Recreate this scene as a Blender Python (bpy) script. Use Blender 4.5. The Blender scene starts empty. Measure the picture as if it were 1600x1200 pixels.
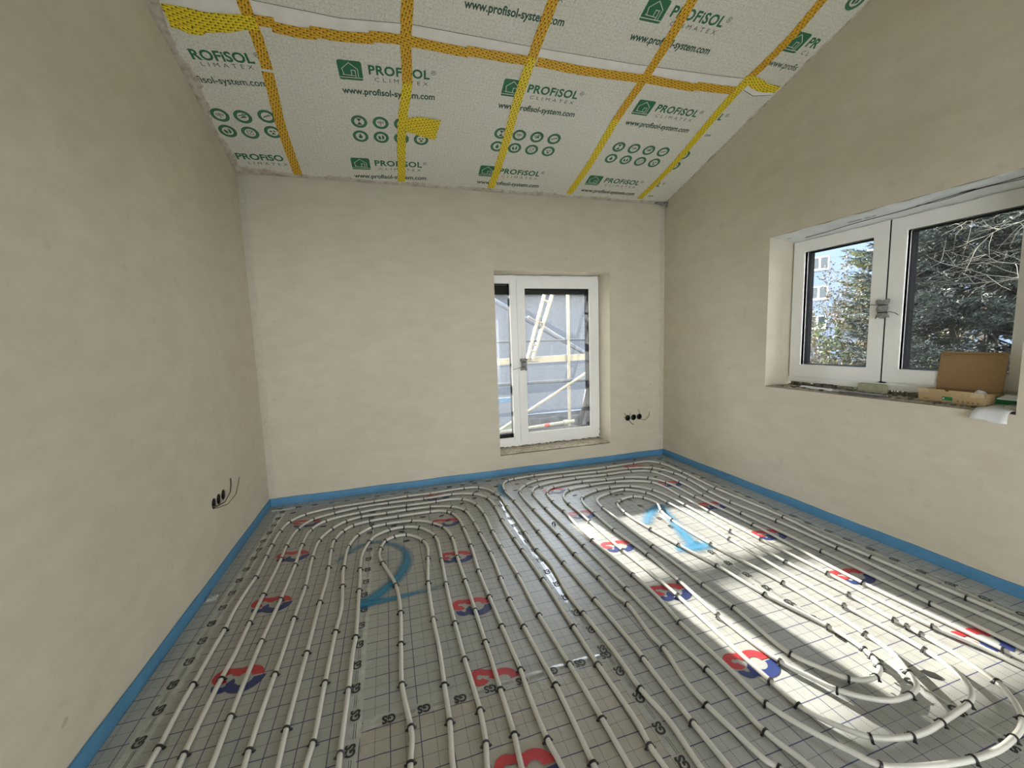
import bpy, bmesh, math, random
import numpy as np
from mathutils import Vector, Matrix, Euler

# ------------------------------------------------------------------ scene, camera, world, sun
scene = bpy.context.scene
COL = scene.collection
random.seed(7)
RNG = np.random.default_rng(11)

W = 3.8896          # room width (x), back wall at y = 0, camera at negative y
HE = 2.681          # eave height at the back wall
SL = 0.3094         # ceiling rises towards the camera
YF = -5.3           # front wall behind the camera
K = math.sqrt(1 + SL * SL)

cam_d = bpy.data.cameras.new('camera')
cam = bpy.data.objects.new('camera', cam_d)
COL.objects.link(cam)
cam_d.sensor_fit = 'HORIZONTAL'
cam_d.sensor_width = 36.0
cam_d.lens = 635.02 / 1600 * 36.0
cam_d.clip_start = 0.03
cam_d.clip_end = 300
yaw, pit, rol = 0.2934, -0.1099, -0.0329
fw = Vector((math.sin(yaw) * math.cos(pit), math.cos(yaw) * math.cos(pit), math.sin(pit)))
r0 = Vector((math.cos(yaw), -math.sin(yaw), 0))
u0 = r0.cross(fw)
rr = r0 * math.cos(rol) + u0 * math.sin(rol)
uu = -r0 * math.sin(rol) + u0 * math.cos(rol)
M = Matrix((rr, uu, -fw)).transposed().to_4x4()
M.translation = Vector((1.0254, -3.7486, 1.3317))
cam.matrix_world = M
scene.camera = cam

world = bpy.data.worlds.new('sky')
scene.world = world
world.use_nodes = True
wn = world.node_tree
wn.nodes.clear()
w_out = wn.nodes.new('ShaderNodeOutputWorld')
w_bg = wn.nodes.new('ShaderNodeBackground')
w_ramp = wn.nodes.new('ShaderNodeValToRGB')
w_sep = wn.nodes.new('ShaderNodeSeparateXYZ')
w_tc = wn.nodes.new('ShaderNodeTexCoord')
w_ramp.color_ramp.elements[0].position = 0.0
w_ramp.color_ramp.elements[0].color = (0.92, 0.93, 0.92, 1)
w_ramp.color_ramp.elements[1].position = 0.9
w_ramp.color_ramp.elements[1].color = (0.55, 0.68, 0.88, 1)
wn.links.new(w_tc.outputs['Generated'], w_sep.inputs[0])
wn.links.new(w_sep.outputs['Z'], w_ramp.inputs[0])
wn.links.new(w_ramp.outputs[0], w_bg.inputs[0])
w_bg.inputs[1].default_value = 3.0
wn.links.new(w_bg.outputs[0], w_out.inputs[0])

SUN_DIR = Vector((0.093, -1.0, -0.24)).normalized()      # direction the light travels
sun_d = bpy.data.lights.new('sun', 'SUN')
sun_d.energy = 10.6
sun_d.angle = math.radians(0.6)
sun_d.color = (1.0, 0.94, 0.84)
sun = bpy.data.objects.new('sun', sun_d)
COL.objects.link(sun)
sun.rotation_euler = SUN_DIR.to_track_quat('-Z', 'Y').to_euler()
sun.location = (0, 12, 6)

scene.view_settings.view_transform = 'Standard'
scene.view_settings.look = 'None'
scene.view_settings.gamma = 1.0
scene.view_settings.use_curve_mapping = False
scene.view_settings.exposure = 1.73
scene.cycles.max_bounces = 10
scene.cycles.diffuse_bounces = 6
scene.cycles.transparent_max_bounces = 16
scene.cycles.use_denoising = True

def portal(name, loc, rot, sx, sy):
    d = bpy.data.lights.new(name, 'AREA')
    d.shape = 'RECTANGLE'; d.size = sx; d.size_y = sy
    d.cycles.is_portal = True
    o = bpy.data.objects.new(name, d); COL.objects.link(o)
    o.location = loc; o.rotation_euler = rot
portal('portal_back_window', (2.62, 0.31, 1.09), (math.radians(-90), 0, 0), 1.25, 1.8)
portal('portal_side_window', (4.26, -1.93, 1.46), (0, math.radians(90), 0), 1.2, 1.4)
portal('portal_added_opening', (1.95, YF - 0.32, 0.95), (math.radians(90), 0, 0), 3.5, 1.9)

# ------------------------------------------------------------------ helpers
def srgb(r, g, b):
    f = lambda c: (c / 255) / 12.92 if c / 255 <= 0.04045 else ((c / 255 + 0.055) / 1.055) ** 2.4
    return (f(r), f(g), f(b), 1.0)

class Nd:
    """small node tree builder"""
    def __init__(self, name, rough=0.6, base=(0.5, 0.5, 0.5, 1), metal=0.0, spec=0.5):
        self.m = bpy.data.materials.new(name)
        self.m.use_nodes = True
        self.t = self.m.node_tree
        self.b = self.t.nodes['Principled BSDF']
        self.b.inputs['Base Color'].default_value = base
        self.b.inputs['Roughness'].default_value = rough
        self.b.inputs['Metallic'].default_value = metal
        self.b.inputs['Specular IOR Level'].default_value = spec
        self.out = self.t.nodes['Material Output']
    def n(self, kind, **kw):
        nd = self.t.nodes.new(kind)
        for k, v in kw.items():
            setattr(nd, k, v)
        return nd
    def l(self, a, b):
        self.t.links.new(a, b)
    def val(self, sock, v):
        if hasattr(v, 'is_linked') or hasattr(v, 'links'):
            self.l(v, sock)
        else:
            sock.default_value = v
    def math(self, op, a, b=0.0, c=None):
        nd = self.n('ShaderNodeMath', operation=op)
        self.val(nd.inputs[0], a); self.val(nd.inputs[1], b)
        if c is not None:
            self.val(nd.inputs[2], c)
        return nd.outputs[0]
    def mix(self, fac, a, b):
        nd = self.n('ShaderNodeMix', data_type='RGBA')
        self.val(nd.inputs[0], fac); self.val(nd.inputs[6], a); self.val(nd.inputs[7], b)
        return nd.outputs[2]
    def coord(self, which='Object'):
        return self.n('ShaderNodeTexCoord').outputs[which]
    def noise(self, vec, scale, detail=4, rough=0.55):
        nd = self.n('ShaderNodeTexNoise')
        self.l(vec, nd.inputs['Vector'])
        nd.inputs['Scale'].default_value = scale
        nd.inputs['Detail'].default_value = detail
        nd.inputs['Roughness'].default_value = rough
        return nd.outputs['Fac']
    def ramp(self, fac, stops):
        nd = self.n('ShaderNodeValToRGB')
        cr = nd.color_ramp
        while len(cr.elements) < len(stops):
            cr.elements.new(0.5)
        for e, (p, c) in zip(cr.elements, stops):
            e.position = p; e.color = c
        self.l(fac, nd.inputs[0])
        return nd.outputs[0]
    def mapping(self, vec, scale=(1, 1, 1), rot=(0, 0, 0), loc=(0, 0, 0)):
        nd = self.n('ShaderNodeMapping')
        self.l(vec, nd.inputs[0])
        nd.inputs['Location'].default_value = loc
        nd.inputs['Rotation'].default_value = rot
        nd.inputs['Scale'].default_value = scale
        return nd.outputs[0]
    def bump(self, h, strength=0.3, dist=0.01):
        nd = self.n('ShaderNodeBump')
        nd.inputs['Strength'].default_value = strength
        nd.inputs['Distance'].default_value = dist
        self.l(h, nd.inputs['Height'])
        self.l(nd.outputs[0], self.b.inputs['Normal'])
    def color(self, c):
        self.val(self.b.inputs['Base Color'], c)
        return self.m

def plain(name, col, rough=0.6, metal=0.0, var=0.12, scale=30, bump=0.0, spec=0.5):
    q = Nd(name, rough, col, metal, spec)
    v = q.coord()
    f = q.noise(v, scale)
    a = tuple(max(0, c * (1 - var)) for c in col[:3]) + (1,)
    b = tuple(min(1, c * (1 + var)) for c in col[:3]) + (1,)
    q.color(q.ramp(f, [(0.3, a), (0.7, b)]))
    if bump:
        q.bump(f, bump, 0.004)
    return q.m

def link(o, parent=None):
    COL.objects.link(o)
    if parent is not None:
        o.parent = parent
    return o

def mesh_obj(name, verts, faces, mat=None, parent=None, smooth=False, mats=None, fm=None):
    me = bpy.data.meshes.new(name)
    me.from_pydata([tuple(v) for v in verts], [], [tuple(f) for f in faces])
    for m in (mats or ([mat] if mat else [])):
        me.materials.append(m)
    if fm:
        me.polygons.foreach_set('material_index', fm)
    if smooth:
        me.polygons.foreach_set('use_smooth', [True] * len(me.polygons))
    me.update()
    return link(bpy.data.objects.new(name, me), parent)

def tri_obj(name, V, F, mat, parent=None, smooth=False):
    """fast numpy triangle mesh"""
    V = np.asarray(V, np.float32); F = np.asarray(F, np.int32)
    me = bpy.data.meshes.new(name)
    me.vertices.add(len(V)); me.vertices.foreach_set('co', V.ravel())
    me.loops.add(F.size); me.loops.foreach_set('vertex_index', F.ravel())
    me.polygons.add(len(F))
    me.polygons.foreach_set('loop_start', np.arange(0, F.size, 3, dtype=np.int32))
    me.polygons.foreach_set('loop_total', np.full(len(F), 3, np.int32))
    if smooth:
        me.polygons.foreach_set('use_smooth', np.ones(len(F), bool))
    me.update(calc_edges=True)
    me.materials.append(mat)
    return link(bpy.data.objects.new(name, me), parent)

class MB:
    """collects simple solids into one mesh"""
    def __init__(self):
        self.v = []; self.f = []; self.m = []
    def add(self, verts, faces, mi=0):
        o = len(self.v)
        self.v += [tuple(p) for p in verts]
        self.f += [tuple(i + o for i in f) for f in faces]
        self.m += [mi] * len(faces)
        return self
    def box(self, a, b, mi=0, mat=None):
        (x0, y0, z0), (x1, y1, z1) = a, b
        v = [(x0, y0, z0), (x1, y0, z0), (x1, y1, z0), (x0, y1, z0), (x0, y0, z1), (x1, y0, z1), (x1, y1, z1), (x0, y1, z1)]
        if mat is not None:
            v = [mat @ Vector(p) for p in v]
        return self.add(v, [(0, 3, 2, 1), (4, 5, 6, 7), (0, 1, 5, 4), (1, 2, 6, 5), (2, 3, 7, 6), (3, 0, 4, 7)], mi)
    def prism(self, poly, z0, z1, mi=0, mat=None):
        n = len(poly)
        v = [(x, y, z0) for x, y in poly] + [(x, y, z1) for x, y in poly]
        if mat is not None:
            v = [mat @ Vector(p) for p in v]
        f = [tuple(range(n - 1, -1, -1)), tuple(range(n, 2 * n))]
        f += [(i, (i + 1) % n, n + (i + 1) % n, n + i) for i in range(n)]
        return self.add(v, f, mi)
    def tube(self, pts, r, n=8, mi=0, caps=True):
        pts = [Vector(p) for p in pts]
        rs = r if isinstance(r, (list, tuple)) else [r] * len(pts)
        rings = []
        up = None
        for i, p in enumerate(pts):
            d = (pts[min(i + 1, len(pts) - 1)] - pts[max(i - 1, 0)])
            d = d.normalized() if d.length > 1e-9 else Vector((0, 0, 1))
            if up is None:
                up = Vector((0, 0, 1)) if abs(d.z) < 0.9 else Vector((1, 0, 0))
            s = d.cross(up)
            s = s.normalized() if s.length > 1e-6 else Vector((1, 0, 0))
            up = s.cross(d).normalized()
            rings.append([p + (s * math.cos(a) + up * math.sin(a)) * rs[i] for a in [2 * math.pi * k / n for k in range(n)]])
        v = [q for rg in rings for q in rg]
        f = []
        for i in range(len(pts) - 1):
            for k in range(n):
                f.append((i * n + k, i * n + (k + 1) % n, (i + 1) * n + (k + 1) % n, (i + 1) * n + k))
        if caps:
            f.append(tuple(range(n - 1, -1, -1)))
            f.append(tuple((len(pts) - 1) * n + k for k in range(n)))
        return self.add(v, f, mi)
    def build(self, name, mats, parent=None, smooth=False, bevel=0.0):
        mats = mats if isinstance(mats, (list, tuple)) else [mats]
        me = bpy.data.meshes.new(name)
        me.from_pydata(self.v, [], self.f)
        for m in mats:
            me.materials.append(m)
        me.polygons.foreach_set('material_index', self.m)
        bm = bmesh.new(); bm.from_mesh(me)
        bmesh.ops.recalc_face_normals(bm, faces=bm.faces)
        if bevel:
            es = [e for e in bm.edges if len(e.link_faces) == 2 and e.calc_face_angle(0) > 0.6]
            bmesh.ops.bevel(bm, geom=es, offset=bevel, segments=2, affect='EDGES', clamp_overlap=True)
        bm.to_mesh(me); bm.free()
        if smooth:
            me.polygons.foreach_set('use_smooth', [True] * len(me.polygons))
        me.update()
        return link(bpy.data.objects.new(name, me), parent)

def tag(o, label=None, cat=None, group=None, kind=None):
    if label: o['label'] = label
    if cat: o['category'] = cat
    if group: o['group'] = group
    if kind: o['kind'] = kind
    return o

def empty(name, loc=(0, 0, 0), mat=None):
    o = bpy.data.objects.new(name, None)
    o.empty_display_size = 0.05
    COL.objects.link(o)
    if mat is not None:
        o.matrix_world = mat
    else:
        o.location = loc
    return o

def to_local(o, parent):
    """parent keeping the geometry, which was given in world space, where it is"""
    o.parent = parent
    bpy.context.view_layer.update()
    o.matrix_parent_inverse = parent.matrix_world.inverted()
    return o

def boolean_cut(o, cutters):
    for c in cutters:
        md = o.modifiers.new('cut', 'BOOLEAN'); md.operation = 'DIFFERENCE'; md.solver = 'EXACT'; md.object = c
    dg = bpy.context.evaluated_depsgraph_get()
    dg.update()
    me = bpy.data.meshes.new_from_object(o.evaluated_get(dg))
    o.modifiers.clear()
    old = o.data; o.data = me
    bpy.data.meshes.remove(old)
    for c in cutters:
        d = c.data; bpy.data.objects.remove(c); bpy.data.meshes.remove(d)

def catmull(pts, step=0.025):
    """centripetal Catmull-Rom through 3-D points"""
    P = [np.array(p, float) for p in pts]
    P = [2 * P[0] - P[1]] + P + [2 * P[-1] - P[-2]]
    out = []
    for i in range(1, len(P) - 2):
        p0, p1, p2, p3 = P[i - 1:i + 3]
        t0 = 0; t1 = t0 + np.linalg.norm(p1 - p0) ** .5; t2 = t1 + np.linalg.norm(p2 - p1) ** .5; t3 = t2 + np.linalg.norm(p3 - p2) ** .5
        n = max(2, int(np.linalg.norm(p2 - p1) / step))
        for t in np.linspace(t1, t2, n, endpoint=False):
            A1 = (t1 - t) / (t1 - t0) * p0 + (t - t0) / (t1 - t0) * p1
            A2 = (t2 - t) / (t2 - t1) * p1 + (t - t1) / (t2 - t1) * p2
            A3 = (t3 - t) / (t3 - t2) * p2 + (t - t2) / (t3 - t2) * p3
            B1 = (t2 - t) / (t2 - t0) * A1 + (t - t0) / (t2 - t0) * A2
            B2 = (t3 - t) / (t3 - t1) * A2 + (t - t1) / (t3 - t1) * A3
            out.append((t2 - t) / (t2 - t1) * B1 + (t - t1) / (t2 - t1) * B2)
    out.append(P[-2])
    return out

_font_cache = {}
def text_mesh(body, width=None, height=None, bold=0.0, shear=0.0, spacing=1.0):
    """flat lettering from the built-in font, left-bottom at origin, scaled to the given width / cap height"""
    key = (body, width, height, bold, shear, spacing)
    if key in _font_cache:
        return _font_cache[key]
    cu = bpy.data.curves.new('lettering', 'FONT')
    cu.body = body; cu.size = 1.0; cu.offset = bold; cu.shear = shear; cu.space_character = spacing
    cu.resolution_u = 3; cu.fill_mode = 'FRONT'
    o = bpy.data.objects.new('lettering', cu); COL.objects.link(o)
    dg = bpy.context.evaluated_depsgraph_get(); dg.update()
    me = bpy.data.meshes.new_from_object(o.evaluated_get(dg))
    bpy.data.objects.remove(o); bpy.data.curves.remove(cu)
    n = len(me.vertices)
    a = np.zeros(n * 3, np.float32); me.vertices.foreach_get('co', a); a = a.reshape(-1, 3)
    mn = a.min(0); mx = a.max(0)
    a[:, 0] -= mn[0]; a[:, 1] -= (mn[1] if 'p' not in body and 'y' not in body else 0)
    sx = width / (mx[0] - mn[0]) if width else None
    sy = height / 0.72 if height else sx
    if sx is None: sx = sy
    a[:, 0] *= sx; a[:, 1] *= sy
    V = a.copy()
    F = [tuple(p.vertices) for p in me.polygons]
    bpy.data.meshes.remove(me)
    _font_cache[key] = (V, F)
    return V, F

# ------------------------------------------------------------------ materials
def mat_plaster():
    q = Nd('plaster', 0.9, spec=0.25)
    v = q.coord()
    big = q.noise(v, 1.1, 5, 0.6)
    mid = q.noise(q.mapping(v, (1, 1, 2.2)), 5.0, 5, 0.6)
    fine = q.noise(v, 260, 3, 0.6)
    c = q.ramp(big, [(0.3, (0.545, 0.494, 0.390, 1)), (0.7, (0.625, 0.582, 0.482, 1))])
    c2 = q.ramp(mid, [(0.36, (0.52, 0.469, 0.371, 1)), (0.62, (0.62, 0.572, 0.472, 1))])
    c = q.mix(0.4, c, c2)
    sp = q.noise(v, 14, 2, 0.4)
    c = q.mix(q.ramp(sp, [(0.66, (0, 0, 0, 1)), (0.78, (0.35, 0.35, 0.35, 1))]), c, (0.44, 0.41, 0.34, 1))
    q.color(c)
    h = q.math('ADD', q.math('MULTIPLY', mid, 1.0), q.math('MULTIPLY', fine, 0.10))
    q.bump(h, 0.10, 0.004)
    return q.m
PLASTER = mat_plaster()

def mat_raw_plaster(name, a, b):
    q = Nd(name, 0.95, spec=0.2)
    v = q.coord()
    f = q.noise(v, 22, 6, 0.7)
    q.color(q.ramp(f, [(0.3, a), (0.55, b), (0.75, tuple(min(1, c * 1.15) for c in b[:3]) + (1,))]))
    q.bump(q.noise(v, 60, 6, 0.7), 0.7, 0.01)
    return q.m
RAW = mat_raw_plaster('raw_plaster_edge', (0.34, 0.30, 0.25, 1), (0.58, 0.53, 0.45, 1))
SILL = mat_raw_plaster('raw_sill', (0.22, 0.19, 0.15, 1), (0.52, 0.47, 0.38, 1))
RUBBLE = mat_raw_plaster('dark_rubble', (0.03, 0.028, 0.025, 1), (0.22, 0.20, 0.16, 1))

def mat_foil(name, base, warm=0.0, wrinkle=0.25):
    """printed insulation foil: 10 cm solid and 5 cm dashed grid, blank square round each logo; origin of each sheet is a logo centre"""
    q = Nd(name, 0.36, spec=0.5)
    v = q.coord()
    sep = q.n('ShaderNodeSeparateXYZ'); q.l(v, sep.inputs[0])
    wob = q.math('MULTIPLY', q.math('SUBTRACT', q.noise(v, 3.0, 2), 0.5), 0.006)
    x = q.math('ADD', sep.outputs[0], wob); y = q.math('ADD', sep.outputs[1], wob)
    def dist(a, per, off=0.0):
        m = q.math('PINGPONG', q.math('ADD', a, 50 * per + off), per / 2)      # distance to nearest line
        return m
    def line(a, per, off, w):   # w = half width
        return q.math('LESS_THAN', dist(a, per, off), w)
    thick = q.math('MAXIMUM', line(x, 0.1, 0.0, 0.0015), line(y, 0.1, 0.0, 0.0018))
    dash_y = q.math('LESS_THAN', q.math('FRACT', q.math('MULTIPLY', y, 140.0)), 0.6)
    dash_x = q.math('LESS_THAN', q.math('FRACT', q.math('MULTIPLY', x, 140.0)), 0.6)
    thin = q.math('MAXIMUM', q.math('MULTIPLY', line(x, 0.1, 0.05, 0.0011), dash_y), q.math('MULTIPLY', line(y, 0.1, 0.05, 0.0012), dash_x))
    blank = q.math('MULTIPLY', q.math('LESS_THAN', dist(x, 1.0), 0.097), q.math('LESS_THAN', dist(y, 0.5), 0.097))
    keep = q.math('SUBTRACT', 1.0, blank)
    f = q.noise(v, 9, 4)
    c = q.ramp(f, [(0.3, tuple(k * 0.93 for k in base[:3]) + (1,)), (0.7, tuple(min(1, k * 1.05) for k in base[:3]) + (1,))])
    c = q.mix(q.math('MULTIPLY', thin, q.math('MULTIPLY', keep, 0.85)), c, (0.04, 0.045, 0.06, 1))
    c = q.mix(q.math('MULTIPLY', thick, q.math('MULTIPLY', keep, 0.95)), c, (0.018, 0.025, 0.11, 1))
    q.color(c)
    h = q.math('ADD', q.noise(v, 4.0, 3), q.math('MULTIPLY', q.noise(v, 30, 4), wrinkle))
    q.bump(h, 0.35, 0.012)
    return q.m
FOIL = mat_foil('foil_grey', (0.365, 0.368, 0.345, 1))
FOIL_W = mat_foil('foil_crumpled_beige', (0.375, 0.355, 0.305, 1), wrinkle=1.1)

def mat_clear_tape():
    q = Nd('clear_tape', 0.16, (0.62, 0.63, 0.61, 1), spec=0.6)
    v = q.coord()
    q.color(q.ramp(q.noise(v, 24, 3), [(0.3, (0.34, 0.35, 0.335, 1)), (0.7, (0.45, 0.46, 0.44, 1))]))
    q.b.inputs['Coat Weight'].default_value = 1.0
    q.b.inputs['Coat Roughness'].default_value = 0.07
    q.bump(q.noise(q.mapping(v, (1, 0.35, 1)), 90, 4, 0.6), 0.30, 0.003)
    return q.m
CLEAR_TAPE = mat_clear_tape()

def mat_sandy_paint(name, col):
    """spray paint, fading at the edges of the stroke (uv v runs across the stroke)"""
    q = Nd(name, 0.7, col)
    uv = q.n('ShaderNodeUVMap').outputs[0]
    sep = q.n('ShaderNodeSeparateXYZ'); q.l(uv, sep.inputs[0])
    e = q.math('SUBTRACT', 1.0, q.math('MULTIPLY', q.math('ABSOLUTE', q.math('SUBTRACT', sep.outputs[1], 0.5)), 2.0))
    g = q.noise(q.coord(), 70, 4, 0.7)
    a = q.math('MULTIPLY', q.math('POWER', q.math('MAXIMUM', e, 0.0), 0.9), q.math('ADD', g, 0.35))
    a = q.math('MINIMUM', q.math('MULTIPLY', a, q.math('MULTIPLY', sep.outputs[0], 0.72)), 0.85)
    tr = q.n('ShaderNodeBsdfTransparent'); mx = q.n('ShaderNodeMixShader')
    q.l(a, mx.inputs[0]); q.l(tr.outputs[0], mx.inputs[1]); q.l(q.b.outputs[0], mx.inputs[2]); q.l(mx.outputs[0], q.out.inputs[0])
    return q.m
PAINT = mat_sandy_paint('blue_spray_paint', (0.03, 0.24, 0.43, 1))

PIPE = plain('white_pipe', (0.62, 0.61, 0.56, 1), 0.34, var=0.04, scale=8)
BLACK = plain('black_plastic', (0.012, 0.012, 0.013, 1), 0.45, var=0.2)
BLUE_FOAM = plain('blue_edge_foam', (0.075, 0.23, 0.40, 1), 0.55, var=0.12, scale=7, bump=0.15)
RED_P = plain('red_print', (0.46, 0.035, 0.045, 1), 0.4, var=0.08)
BLUE_P = plain('navy_print', (0.02, 0.035, 0.15, 1), 0.4, var=0.08)
BLACK_P = plain('black_print', (0.02, 0.02, 0.02, 1), 0.5, var=0.1)
GREEN_P = plain('green_print', (0.03, 0.17, 0.085, 1), 0.75, var=0.10, scale=120)
DKGREEN_P = plain('dark_green_print', (0.035, 0.10, 0.07, 1), 0.75, var=0.10, scale=120)
PALE_P = plain('pale_print', (0.70, 0.70, 0.64, 1), 0.8, var=0.05, scale=120)
LGREEN_P = plain('light_green_print', (0.10, 0.26, 0.15, 1), 0.75, var=0.10, scale=120)
PVC = plain('white_pvc', (0.87, 0.87, 0.85, 1), 0.32, var=0.02, scale=6)
ANTH = plain('black_gasket', (0.006, 0.006, 0.007, 1), 0.9, var=0.2, spec=0.03)
SHUT = plain('dark_shutter', (0.010, 0.010, 0.0095, 1), 0.8, var=0.2, spec=0.1)
WRAP = plain('grey_plastic_wrap', (0.24, 0.24, 0.23, 1), 0.35, var=0.4, scale=60, bump=0.5)
CARD = plain('cardboard', (0.33, 0.21, 0.10, 1), 0.85, var=0.08, scale=50)
CARD_L = plain('cardboard_light', (0.52, 0.38, 0.21, 1), 0.85, var=0.06, scale=50)
CARDTAPE = plain('paper_tape', (0.60, 0.48, 0.31, 1), 0.6, var=0.06, scale=50)
PAPER = plain('white_paper', (0.72, 0.74, 0.76, 1), 0.5, var=0.04, scale=20)
GREENBOX = plain('green_carton', (0.02, 0.22, 0.07, 1), 0.6)
FOAMB = plain('foam_block', (0.36, 0.36, 0.25, 1), 0.9, var=0.15, bump=0.4)
WIRE = plain('dark_wire', (0.035, 0.03, 0.025, 1), 0.5)
WIRE_B = plain('brown_wire', (0.11, 0.075, 0.04, 1), 0.5)
SOCK = plain('socket_box_plastic', (0.015, 0.014, 0.013, 1), 0.6)
FILM = plain('pale_blue_film', (0.80, 0.84, 0.85, 1), 0.4, var=0.08, scale=9, bump=0.3)
SCAF = plain('pale_scaffold_steel', (0.20, 0.19, 0.155, 1), 0.5, var=0.1, scale=12)
SCAF_SHADE = plain('shaded_scaffold_steel', (0.035, 0.042, 0.055, 1), 0.5, var=0.2, scale=12)  # scaffold steel darkened to stand in for tubes seen in shade
PLANK = plain('grey_deck_plank', (0.05, 0.055, 0.06, 1), 0.7, var=0.3, scale=25)
BLUE_T = plain('blue_tarp', (0.03, 0.10, 0.20, 1), 0.5)

def mat_glass(name, dirt, dirtcol=(0.8, 0.82, 0.85, 1)):
    """clear pane: transparent with a fresnel reflection and a thin film of dust that scatters light"""
    q = Nd(name, 0.05)
    v = q.coord()
    tr = q.n('ShaderNodeBsdfTransparent'); tr.inputs[0].default_value = (0.96, 0.97, 0.97, 1)
    gl = q.n('ShaderNodeBsdfGlossy'); gl.inputs['Roughness'].default_value = 0.02
    fr = q.n('ShaderNodeFresnel'); fr.inputs[0].default_value = 1.35
    tl = q.n('ShaderNodeBsdfTranslucent'); tl.inputs[0].default_value = dirtcol
    m1 = q.n('ShaderNodeMixShader'); m2 = q.n('ShaderNodeMixShader')
    q.l(fr.outputs[0], m1.inputs[0]); q.l(tr.outputs[0], m1.inputs[1]); q.l(gl.outputs[0], m1.inputs[2])
    streak = q.noise(q.mapping(v, (60, 60, 3)), 1.0, 4, 0.7)
    spots = q.noise(v, 150, 2, 0.6)
    d = q.math('MULTIPLY', q.math('ADD', q.math('MULTIPLY', q.math('POWER', streak, 3.0), 2.2), q.math('MULTIPLY', q.math('GREATER_THAN', spots, 0.57), 2.2)), dirt)
    d = q.math('ADD', d, dirt * 0.15)
    q.l(d, m2.inputs[0]); q.l(m1.outputs[0], m2.inputs[1]); q.l(tl.outputs[0], m2.inputs[2])
    q.l(m2.outputs[0], q.out.inputs[0])
    return q.m
GLASS_DIRTY = mat_glass('dusty_glass', 0.009)
GLASS = mat_glass('window_glass', 0.003)

def mat_membrane():
    """grey fibrous roof membrane with a faint dotted weave"""
    q = Nd('roof_membrane', 0.85, spec=0.2)
    v = q.coord()
    f1 = q.noise(q.mapping(v, (1, 7, 1)), 60, 4, 0.7)
    f2 = q.noise(q.mapping(v, (7, 1, 1)), 60, 4, 0.7)
    f = q.math('MULTIPLY', q.math('ADD', f1, f2), 0.5)
    c = q.ramp(f, [(0.40, (0.52, 0.515, 0.45, 1)), (0.58, (0.90, 0.895, 0.81, 1))])
    sep = q.n('ShaderNodeSeparateXYZ'); q.l(v, sep.inputs[0])
    def dots(a, b):
        ln = q.math('LESS_THAN', q.math('PINGPONG', q.math('ADD', a, 20.0), 0.0125), 0.0011)
        return q.math('MULTIPLY', ln, q.math('GREATER_THAN', q.noise(q.mapping(v, b), 1.0, 3, 0.7), 0.53))
    d = q.math('MAXIMUM', dots(sep.outputs[0], (30, 160, 1)), dots(sep.outputs[1], (160, 30, 1)))
    c = q.mix(q.math('MULTIPLY', d, 0.6), c, (0.22, 0.22, 0.19, 1))
    big = q.noise(v, 2.2, 3)
    c = q.mix(q.math('MULTIPLY', big, 0.25), c, (0.68, 0.675, 0.60, 1))
    q.color(c)
    q.bump(q.math('ADD', q.noise(v, 5, 3), q.math('MULTIPLY', f, 0.15)), 0.25, 0.02)
    return q.m
MEMBRANE = mat_membrane()
MEMB_EDGE = plain('membrane_margin', (0.82, 0.81, 0.77, 1), 0.7, var=0.06, scale=10, bump=0.2)

def mat_yellow_tape(name, col):
    q = Nd(name, 0.45)
    uv = q.n('ShaderNodeUVMap').outputs[0]
    sep = q.n('ShaderNodeSeparateXYZ'); q.l(uv, sep.inputs[0])
    u = sep.outputs[0]; v = q.math('ADD', sep.outputs[1], q.math('MULTIPLY', u, 0.22))
    vr = q.math('MULTIPLY', v, 66.0)
    row = q.math('FLOOR', vr); vf = q.math('FRACT', vr)
    uf = q.math('FRACT', q.math('ADD', q.math('MULTIPLY', u, 29.0), q.math('MULTIPLY', row, 0.41)))
    dash = q.math('MULTIPLY', q.math('LESS_THAN', uf, 0.70), q.math('LESS_THAN', q.math('ABSOLUTE', q.math('SUBTRACT', vf, 0.5)), 0.13))
    dot = q.math('MULTIPLY', q.math('LESS_THAN', uf, 0.20), q.math('LESS_THAN', q.math('ABSOLUTE', q.math('SUBTRACT', vf, 0.45)), 0.30))
    f = q.noise(q.coord(), 25, 3)
    c = q.ramp(f, [(0.3, tuple(k * 0.88 for k in col[:3]) + (1,)), (0.7, col)])
    c = q.mix(q.math('MULTIPLY', dash, 0.72), c, (0.09, 0.05, 0.008, 1))
    c = q.mix(q.math('MULTIPLY', dot, 0.85), c, (0.03, 0.018, 0.004, 1))
    q.color(c)
    q.bump(q.noise(q.coord(), 40, 3), 0.25, 0.004)
    return q.m
T_ORANGE = mat_yellow_tape('amber_tape', (0.80, 0.46, 0.03, 1))
T_YELLOW = mat_yellow_tape('lemon_tape', (0.92, 0.72, 0.03, 1))

# ------------------------------------------------------------------ room shell
def profile_wall(name, x0, x1, y0, y1, z0=-0.25, extra=0.03):
    """wall parallel to the y axis whose top follows the roof slope"""
    zt = lambda y: HE - SL * y + extra
    v = []
    for x in (x0, x1):
        v += [(x, y0, z0), (x, y1, z0), (x, y1, zt(y1)), (x, y0, zt(y0))]
    f = [(0, 1, 2, 3), (7, 6, 5, 4), (0, 4, 5, 1), (1, 5, 6, 2), (2, 6, 7, 3), (3, 7, 4, 0)]
    mb = MB(); mb.add(v, f)
    return tag(mb.build(name, PLASTER), kind='structure')

def cyl_cutter(c, axis, r, depth, n=28):
    mb = MB()
    a = Vector(axis)
    mb.tube([Vector(c) - a * 0.01, Vector(c) + a * depth], r, n)
    return mb.build('cutter', PLASTER)

def box_cutter(a, b):
    return MB().box(a, b).build('cutter', PLASTER)

SOCK_L = [(0.0, -1.046, 0.4335), (0.0, -0.975, 0.4345), (0.0, -0.904, 0.4355)]
SOCK_B = [(3.442, 0.0, 0.4515), (3.513, 0.0, 0.4525), (3.584, 0.0, 0.4535)]

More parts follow.
